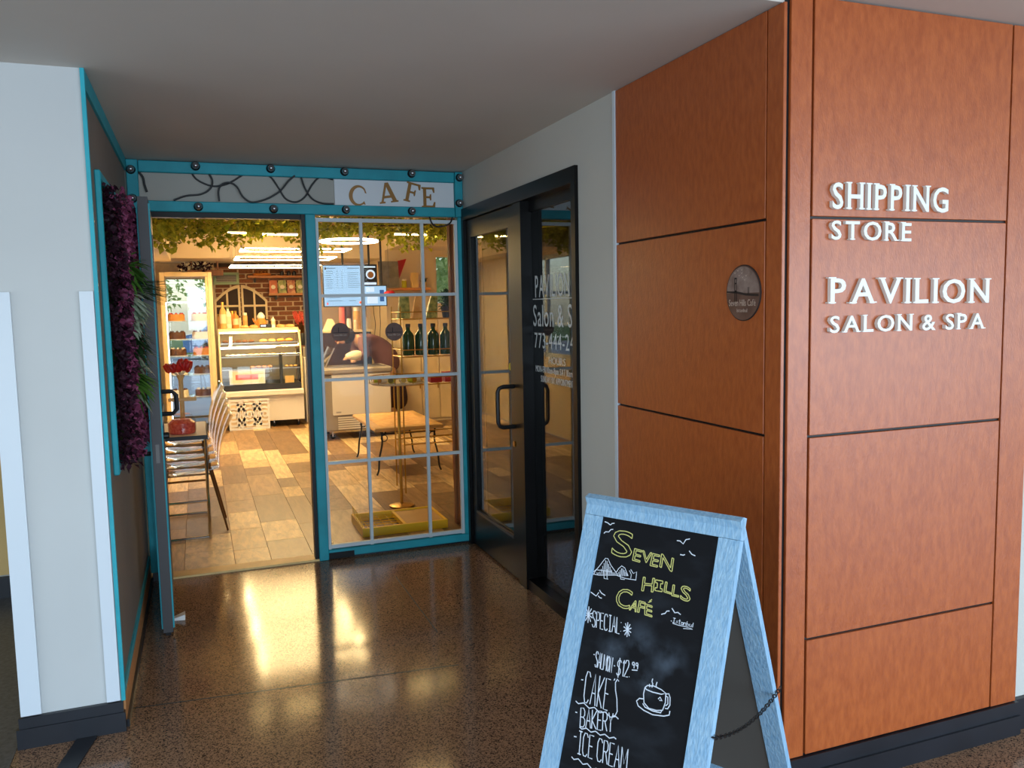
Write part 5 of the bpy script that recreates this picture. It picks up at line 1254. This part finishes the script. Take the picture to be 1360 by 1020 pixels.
for y in (10.885, 11.055): MB().lathe([(.012, -.006), (.02, 0), (.012, .006)], (1.80, y, 1.215), 10, ax=(0, 1, 0)).build('ear', 'skin', pe, smooth=True)
MB().tube([(1.735, 10.965, 1.175), (1.705, 10.965, 1.145), (1.712, 10.965, 1.135)], [.008, .013, .010], 7).build('nose', 'skin', pe, smooth=True)
for y in (10.935, 10.995): MB().lathe([(.010, -.002), (.006, .003)], (1.745, y, 1.165), 10, ax=(-.7, 0, -.7)).build('eye', 'hair', pe, smooth=True)
MB().tube([(1.685, 10.945, 1.17), (1.682, 10.965, 1.168), (1.685, 10.985, 1.17)], .005, 6).build('mouth', 'coral', pe, smooth=True)
cl = MB().lathe([(.03, -.10), (.05, -.06), (.056, 0), (.05, .06), (.028, .10)], (1.84, 10.53, 1.005), 12, ax=(1, .1, .15))
cl.v = [(x+.006*math.sin(40*z+30*x), y, z+.006*math.sin(60*x)) for x, y, z in cl.v]
cl.build('cloth', 'cloth_cream', None, smooth=True, label='folded cream cloth in the hand of the person over the freezer', cat='cloth')
# ------------------------------------------------------------------ wall shelf with picture at the right
t = thing('wall_shelf', (2.75, YW-.1, 1.84), 'brown wall shelf with a picture between the screens and the window', 'shelf')
CB(2.50, 3.10, YW-.18, YW-.001, 1.835, 1.87).build('board', 'shelf_wood', t)
for x in (2.55, 3.02): B(x, x+.02, YW-.14, YW-.001, 1.77, 1.835).build('bracket', 'black', t)
t = thing('picture', (2.55, YW-.15, 1.87), 'grey landscape picture without frame leaning on the wall shelf', 'picture')
MB().quadbox([(2.36+.02, YW-.16, 1.8705), (2.66, YW-.16, 1.8705), (2.66, YW-.14, 1.8705), (2.38, YW-.14, 1.8705), (2.38, YW-.10, 2.24), (2.66, YW-.10, 2.24), (2.66, YW-.08, 2.24), (2.38, YW-.08, 2.24)]).build('canvas', 'picture', t)
t = thing('flag', (2.72, YW-.05, 1.99), 'small red pennant hanging above the wall shelf', 'pennant')
MB().quadbox([(2.68, YW-.03, 1.98), (2.72, YW-.03, 2.08), (2.72, YW-.025, 2.08), (2.68, YW-.025, 1.98), (2.67, YW-.03, 2.25), (2.80, YW-.03, 2.28), (2.80, YW-.025, 2.28), (2.67, YW-.025, 2.25)]).build('cloth', 'red', t)
MB().tube([(2.665, YW-.02, 1.95), (2.665, YW-.02, 2.29)], .006, 6).build('stick', 'cream_wood', t)
CB(2.84, 2.94, YW-.15, YW-.06, 1.8705, 2.08).build('wooden_box', 'light_wood', None, label='upright pale wooden box on the wall shelf beside the picture', cat='box')
jar((2.74, YW-.10, 1.8705), .12, .035, 'yellow_lid', 'cream', 'yellow tub on the wall shelf below the red pennant')
t = thing('potted_plant', (3.03, YW-.09, 1.8705), 'small leafy plant in a pot at the right end of the wall shelf', 'plant')
MB().lathe([(.03, 0), (.042, .07), (.045, .075)], (3.03, YW-.09, 1.8705), 12).build('pot', 'light_wood', t, smooth=True)
mb = MB()
for i in range(40): mb.leaf((3.03+random.uniform(-.02, .02), YW-.09+random.uniform(-.02, .02), 1.94), (random.uniform(-1, 1), random.uniform(-1, .3), random.uniform(.2, 1.2)), (0, 0, 1), random.uniform(.05, .10), .03)
mb.build('foliage', 'leaf_darkgreen', t, kind='stuff')
# red paper lantern shape hanging in front of the screens
MB().lathe([(.01, -.075), (.032, -.05), (.04, 0), (.032, .05), (.01, .075)], (2.30, 10.45, 1.775), 14, ax=(1, 0, .15)).build('hanging_sign', 'red', None, smooth=True, label='red oval hanging ornament in front of the screens', cat='ornament')
o = bpy.data.objects['hanging_sign']
MB().tube([(2.30, 10.45, 1.81), (2.30, 10.45, CZ)], .0015, 4).build('string', 'black', o)
# panelled cupboards on the right
t = thing('cupboard', (2.98, 11.3, 0), 'tall pale panelled cupboard against the beige wall at the right', 'cupboard')
CB(2.62, 3.40, 11.18, 11.54, 0, 1.50).build('body', 'cafe_wall', t)
for k in range(3):
    x0 = 2.63+k*.257
    for z0, z1 in ((.04, .98), (1.0, 1.48)):
        dd_ = CB(x0, x0+.247, 11.165, 11.18, z0, z1).build('door', 'cream_wood', t); B(x0+.215, x0+.228, 11.150, 11.165, (z0+z1)/2-.04, (z0+z1)/2+.04).build('handle', 'brass', dd_)
# ------------------------------------------------------------------ wire display rack
rk = thing('wire_rack', (1.87, 7.0, 0), 'gold wire display rack with tiers of bottles and packets behind the cafe window', 'rack')
RX0, RX1, RY0, RY1 = 1.60, 2.13, 6.86, 7.20
for x in (RX0, RX1):
    for y in (RY0, RY1): MB().tube([(x, y, 0), (x, y, 1.60)], .006, 6).build('upright', 'brass', rk, smooth=True)
tiers = [.42, .93, 1.17, 1.49]
for z in tiers:
    tt = MB().tube([(RX0, RY0, z), (RX1, RY0, z), (RX1, RY1, z), (RX0, RY1, z)], .005, 6, closed=True).build('tier', 'brass', rk)
    MB().tube([(RX0, RY0, z+.06), (RX1, RY0, z+.06), (RX1, RY1, z+.06), (RX0, RY1, z+.06)], .004, 6, closed=True).build('guard_rail', 'brass', tt)
    for k in range(9): MB().tube([(RX0+.03+k*.059, RY0, z), (RX0+.03+k*.059, RY1, z)], .0025, 4).build('wire', 'brass', tt)
for k in range(4):
    bottle((1.70+k*.112, 7.02, 1.1755), .27, .052, 'green_glass', 'dark_appliance', 'dark green glass bottle on the second highest tier of the wire rack, %s' % ('leftmost', 'second from left', 'second from right', 'rightmost')[k], 'green bottles on the wire rack', lab=False)
for k in range(3):
    z0 = 1.4955; x = 1.66+k*.12
    t = thing('snack_bag', (x, 7.0, z0), ['pale green snack bag on the top tier of the wire rack, left', 'gold snack bag on the top tier of the wire rack, middle', 'green snack bag on the top tier of the wire rack, right'][k], 'snack bag', 'snack bags on the wire rack')
    MB().quadbox([(x-.05, 6.96, z0), (x+.05, 6.96, z0), (x+.05, 7.04, z0), (x-.05, 7.04, z0), (x-.03+.02*k, 6.99, z0+.2), (x+.05+.01*k, 6.99, z0+.2), (x+.05+.01*k, 7.01, z0+.2), (x-.03+.02*k, 7.01, z0+.2)]).build('pouch', ('bag_green', 'bread', 'bag_green')[k], t)
    B(x-.03+.02*k, x+.05+.01*k, 6.995, 7.005, z0+.2, z0+.215).build('seal', 'brass', t)
t = thing('potted_plant', (2.06, 7.05, 1.4955), 'trailing green plant at the right end of the top tier of the wire rack', 'plant')
MB().lathe([(.035, 0), (.05, .09), (.054, .1)], (2.06, 7.05, 1.4955), 14).build('pot', 'dark_appliance', t, smooth=True)
mb = MB()
for i in range(160): mb.leaf((2.075+random.gauss(0, .02), 7.05+random.gauss(0, .035), 1.60+random.uniform(-.02, .12)), (random.uniform(-1, 1), random.uniform(-1, 1), random.uniform(-.8, 1)), (0, 0, 1), random.uniform(.04, .07), .03)
mb.build('foliage', 'leaf_darkgreen', t, kind='stuff')
for k in range(4):
    x = 1.66+k*.13
    B(x-.05, x+.05, 6.94, 7.06, .9355, 1.0+.02*(k % 2)).build('gift_box', ('jar_label', 'bread', 'red', 'red')[k], None, label=['cream box on the third tier of the wire rack', 'tan box on the third tier of the wire rack', 'red box on the third tier of the wire rack, left', 'red box on the third tier of the wire rack, right'][k], cat='box', group='boxes on the wire rack')
# round tray of candy rolls in front, on its own stand
ty = thing('candy_stand', (1.44, 6.45, 0), 'round gold candy tray on a slim stand behind the cafe window', 'stand')
TZ = 1.0
MB().lathe([(.10, 0), (.10, .012), (.02, .03)], (1.46, 6.42, 0), 20).build('foot', 'brass', ty, smooth=True)
MB().tube([(1.46, 6.42, .02), (1.46, 6.42, TZ-.01)], .012, 8).build('stem', 'brass', ty, smooth=True)
MB().lathe([(.20, -.012), (.225, 0), (.225, .006)], (1.46, 6.42, TZ), 28).build('tray', 'jar_label', ty, smooth=True)
MB().tube([(1.46+.226*math.cos(g), 6.42+.226*math.sin(g), TZ+.05) for g in [k*2*math.pi/30 for k in range(30)]], .004, 5, closed=True).build('rim_wire', 'brass', ty, smooth=True)
for k in range(10):
    g = k*2*math.pi/10; MB().tube([(1.46+.225*math.cos(g), 6.42+.225*math.sin(g), TZ), (1.46+.226*math.cos(g), 6.42+.226*math.sin(g), TZ+.05)], .003, 4).build('rim_post', 'brass', ty)
for k in range(7):
    g = math.pi*(1.02+k*.16); x, y = 1.46+.165*math.cos(g), 6.42+.165*math.sin(g)
    t = thing('candy_roll', (x, y, TZ+.0065), '%s candy roll along the front of the round gold tray' % ('leftmost', 'second from left', 'third from left', 'middle', 'third from right', 'second from right', 'rightmost')[k], 'candy', 'candy rolls on the round tray')
    MB().lathe([(.024, -.03), (.024, .03)], (x, y, TZ+.031), 14, ax=(math.cos(g), math.sin(g), 0)).build('roll', ('yellow_lid', 'jar_label')[k % 2], t, smooth=True); MB().lathe([(.020, .0301), (.020, .032)], (x, y, TZ+.031), 14, ax=(math.cos(g), math.sin(g), 0)).build('end_cap', 'brass', t, smooth=True)
# ------------------------------------------------------------------ low table
tb = thing('low_table', (1.83, 8.2, 0), 'low wooden table with black wrought iron legs inside the cafe window', 'table')
CB(1.50, 2.17, 7.62, 8.82, .43, .465, c=.008).build('tabletop', 'table_wood', tb)
B(1.58, 2.09, 7.72, 8.72, .465, .4665).build('stone_inlay', 'bread', tb)
for x in (1.55, 2.12):
    for y in (7.69, 8.75):
        sx_ = 1 if x < 1.8 else -1
        MB().tube(smooth_path([(x+.02*sx_, y, .43), (x+.03*sx_, y, .32), (x, y, .18), (x-.012*sx_, y, .06), (x-.03*sx_, y, 0.009)]), .009, 6).build('leg', 'black', tb, smooth=True)
        MB().tube([(x+.05*sx_+.03*math.cos(g), y, .36+.03*math.sin(g)) for g in [k*2*math.pi/12 for k in range(12)]], .005, 5, closed=True).build('scroll', 'black', tb, smooth=True)
for y in (7.69, 8.75): MB().tube([(1.57, y, .40), (2.10, y, .40)], .007, 6).build('apron_bar', 'black', tb)
# ------------------------------------------------------------------ yellow display base
yb = thing('display_pallet', (1.32, 5.88, 0), 'yellow metal display base with wire grid on the floor behind the cafe window', 'display stand')
GX0, GX1, GY0, GY1 = 1.00, 1.615, 5.64, 6.10
for bx in ((GX0, GX1, GY0, GY0+.02), (GX0, GX1, GY1-.02, GY1), (GX0, GX0+.02, GY0+.02, GY1-.02), (GX1-.02, GX1, GY0+.02, GY1-.02)): B(*bx, .0, .06).build('rim', 'yellow_metal', yb)
B(1.30, 1.32, GY0+.02, GY1-.02, .02, .055).build('cross_rail', 'yellow_metal', yb)
B(1.32, GX1-.02, GY0+.02, GY1-.02, .03, .05).build('deck', 'table_wood', yb)
for k in range(4): MB().tube([(1.06+k*.062, GY0+.02, .035), (1.06+k*.062, GY1-.02, .035)], .003, 5).build('grid_wire', 'yellow_metal', yb)
for k in range(5): MB().tube([(GX0+.02, GY0+.08+k*.075, .041), (1.30, GY0+.08+k*.075, .041)], .003, 5).build('grid_wire', 'yellow_metal', yb)
for k in range(9): MB().tube([(GX0+.008, GY0+.04+k*.048, .06), (GX0+.008, GY0+.04+k*.048, .125)], .0025, 4).build('upright_wire', 'yellow_metal', yb)
# ------------------------------------------------------------------ fluted wooden column at the right of the window
fc = thing('wood_column', (1.71, 5.75, 0), 'fluted brown wooden column just inside the right edge of the cafe window', 'column')
CB(1.715, 1.84, 5.70, 5.76, 0, 2.50).build('core', 'column_wood', fc)
for k in range(2): CB(1.698, 1.715, 5.704+k*.029, 5.722+k*.029, .0, 2.50, c=.005).build('slat', 'column_wood', fc)
for k in range(5): CB(1.717+k*.0245, 1.733+k*.0245, 5.682, 5.70, .0, 2.50, c=.005).build('slat', 'column_wood', fc)
# ------------------------------------------------------------------ table with bouquet, at the left
tt_ = thing('side_table', (-.24, 6.40, 0), 'black rimmed table with chrome legs just inside the cafe doorway', 'table')
TX0, TX1, TY0, TY1, TT = -.53, .02, 6.06, 6.86, .735
CB(TX0, TX1, TY0, TY1, TT-.022, TT).build('tabletop', 'white_appliance', tt_)
for bx in ((TX0-.006, TX1+.006, TY0-.006, TY0), (TX0-.006, TX1+.006, TY1, TY1+.006), (TX1, TX1+.006, TY0, TY1), (TX0-.006, TX0, TY0, TY1)): B(*bx, TT-.026, TT+.001).build('edge_band', 'black', tt_)
for x in (TX0+.02, TX1-.012):
    for y in (TY0+.012, TY1-.012): MB().tube([(x, y, .0), (x, y, TT-.022)], .011, 8).build('leg', 'chrome', tt_, smooth=True)
for y in (TY0+.012, TY1-.012):
    for z in (.012, .27): MB().tube([(TX0+.02, y, z), (TX1-.012, y, z)], .009, 8).build('rung', 'chrome', tt_, smooth=True)
bq = thing('lollipop_stand', (-.135, 6.42, TT+.0015), 'wooden stand crowned by red wrapped lollipops on the side table', 'lollipop stand')
bx_, by_ = -.135, 6.42
MB().lathe([(.016, .02), (.016, .36), (.03, .40)], (bx_, by_, TT+.0015), 10).build('pole', 'light_wood', bq, smooth=True)
CB(bx_-.09, bx_+.10, by_-.02, by_+.02, TT+.21, TT+.235).build('cross_arm', 'light_wood', bq)
MB().lathe([(.05, 0), (.05, .02)], (bx_, by_, TT+.0015), 16).build('foot', 'light_wood', bq, smooth=True)
for k in range(22):
    g = k*2.4; e_ = .25+.75*((k*7) % 11)/10; dd = Vector((math.cos(g)*e_, math.sin(g)*e_, .75)).normalized(); p = Vector((bx_, by_, TT+.38))
    q = p+dd*.10
    l_ = MB().tube([p, q], .003, 4).build('stick', 'cream', bq); MB().lathe([(.004, -.03), (.022, -.02), (.027, 0), (.02, .02), (.006, .044)], q, 8, ax=dd).build('wrapped_sweet', 'red', l_, smooth=True)
jc = (-.14, 6.24, TT+.0015)
t = thing('candy_jar', jc, 'clear jar of red sweets on the side table below the lollipop stand', 'jar')
MB().lathe([(.082, 0), (.09, .01), (.09, .075), (.06, .10)], jc, 18).build('sweets', 'red_candy', t, smooth=True); MB().lathe([(.0, .0), (.094, 0), (.094, .09), (.07, .125), (.068, .135)], jc, 18).build('glass', 'clear', t, smooth=True)
# ------------------------------------------------------------------ stack of clear chairs
def chair():
    t = thing('chair', (0, 0, 0), 'x', 'chair', 'stacked clear chairs')
    # faces -x; seat about .42 deep (x) and .42 wide (y), back rises at +x
    def surf(f, nu, nv, th, nm, m):
        mb = MB(); g = {}
        for i in range(nu+1):
            for j in range(nv+1):
                p = Vector(f(i/nu, j/nv)); g[i, j] = len(mb.v); mb.v.append(tuple(p))
        n0 = len(mb.v)
        for i in range(nu+1):
            for j in range(nv+1): p = Vector(f(i/nu, j/nv)); mb.v.append((p.x, p.y, p.z-th) if nm == 'seat' else (p.x+th, p.y, p.z-th*.3))
        for i in range(nu):
            for j in range(nv):
                a, b, c, d_ = g[i, j], g[i+1, j], g[i+1, j+1], g[i, j+1]; mb.f += [(a, b, c, d_), (n0+d_, n0+c, n0+b, n0+a)]
        for i in range(nu):
            for j in (0, nv): a, b = g[i, j], g[i+1, j]; mb.f.append((a, b, n0+b, n0+a))
        for j in range(nv):
            for i in (0, nu): a, b = g[i, j], g[i, j+1]; mb.f.append((a, b, n0+b, n0+a))
        return mb.build(nm, m, t, smooth=True)
    surf(lambda u, v: (-.20+.40*u, (v-.5)*.42, .44 + .03*(2*v-1)**2*u + .02*(1-u)**2*0 - .012*math.sin(math.pi*u)), 6, 6, .008, 'seat', 'acrylic')
    surf(lambda u, v: (.20+.02*u+.10*u*u-.03*(2*v-1)**2*u, (v-.5)*(.42-.06*u), .44+.03*(2*v-1)**2+.38*u), 7, 6, .008, 'backrest', 'acrylic')
    for sx_ in (-1, 1):
        for sy in (-1, 1): MB().tube([(sx_*.15, sy*.16, .425), (sx_*.215+(.03 if sx_ > 0 else 0), sy*.20, 0.0)], [.010, .007], 8).build('leg', 'copper_leg', t, smooth=True)
    for sy in (-1, 1): MB().tube([(-.15, sy*.16, .420), (.15, sy*.16, .420)], .007, 6).build('seat_rail', 'copper_leg', t, smooth=True)
    return t
ch0 = chair(); CXX, CYY = -.115, 6.45
nm = ['lowest clear chair of the stack inside the doorway', 'second lowest clear chair of the stack inside the doorway', 'third clear chair from the floor in the stack', 'fourth clear chair from the floor in the stack', 'topmost clear chair of the stack inside the doorway']
for i in range(5):
    o = ch0 if i == 0 else copy_tree(ch0)
    o.location = (CXX-.012*i, CYY+.018*i, .052*i); o['label'] = nm[i]
# two more empty clear chairs further back along the wall

# chalk dust smeared where a line was wiped off the board
t = M['chalkboard'].node_tree; b = t.nodes['Principled BSDF']; base = b.inputs['Base Color'].links[0].from_socket
tc = t.nodes.new('ShaderNodeTexCoord'); c0 = onb(848, 872) - wl(fboard); fac = None
for uu, vv, k in ((815, 862, 22), (850, 858, 20), (885, 880, 20), (858, 905, 30)):
    c0 = onb(uu, vv) - wl(fboard)
    sb_n = t.nodes.new('ShaderNodeVectorMath'); sb_n.operation = 'DISTANCE'; sb_n.inputs[1].default_value = c0; t.links.new(tc.outputs['Object'], sb_n.inputs[0])
    mr = t.nodes.new('ShaderNodeMapRange'); mr.inputs['From Min'].default_value = 0; mr.inputs['From Max'].default_value = 1.4/k; mr.inputs['To Min'].default_value = 1; mr.inputs['To Max'].default_value = 0
    t.links.new(sb_n.outputs['Value'], mr.inputs[0])
    if fac is None: fac = mr.outputs[0]
    else:
        mxm = t.nodes.new('ShaderNodeMath'); mxm.operation = 'MAXIMUM'; t.links.new(fac, mxm.inputs[0]); t.links.new(mr.outputs[0], mxm.inputs[1]); fac = mxm.outputs[0]
nz = t.nodes.new('ShaderNodeTexNoise'); nz.inputs['Scale'].default_value = 16; nz.inputs['Detail'].default_value = 5; t.links.new(tc.outputs['Object'], nz.inputs['Vector'])
rr = t.nodes.new('ShaderNodeMapRange'); rr.inputs['From Min'].default_value = .42; rr.inputs['From Max'].default_value = .7; rr.inputs['To Max'].default_value = .55; t.links.new(nz.outputs[0], rr.inputs[0])
mu = t.nodes.new('ShaderNodeMath'); mu.operation = 'MULTIPLY'; t.links.new(fac, mu.inputs[0]); t.links.new(rr.outputs[0], mu.inputs[1])
mx = t.nodes.new('ShaderNodeMix'); mx.data_type = 'RGBA'; t.links.new(mu.outputs[0], mx.inputs[0]); t.links.new(base, mx.inputs[6]); mx.inputs[7].default_value = (*lin((92, 104, 118)), 1)
t.links.new(mx.outputs[2], b.inputs['Base Color'])

# cables hanging below the menu screens
for k, (x, dx) in enumerate(((2.10, .02), (2.20, .07), (2.29, .05))):
    pts = [(x, 10.99, 1.66), (x+dx*.4, 11.10, 1.52), (x+dx, 11.235, 1.38), (x+dx*.8, 11.24, 1.20), (x+dx*1.1, 11.245, .95)]
    MB().tube(smooth_path(pts), .0045, 5).build('cable', 'cable', None, smooth=True, label='dark cable hanging under the menu screens, %s of three' % ('left', 'middle', 'right')[k], cat='cable', group='cables under the menu screens')
# more goods at the back of the pastry case top and beside the fridge
for k in range(5):
    jar((.29+k*.085, 12.27, DZ), (.20, .15, .24, .17, .21)[k], .034, ('bread', 'cream', 'cake_orange', 'jar_label', 'bread')[k], ('brass', 'steel', 'brass', 'choc', 'cream')[k], '%s jar in the back row on top of the pastry case' % ('leftmost', 'second', 'third', 'fourth', 'rightmost')[k])
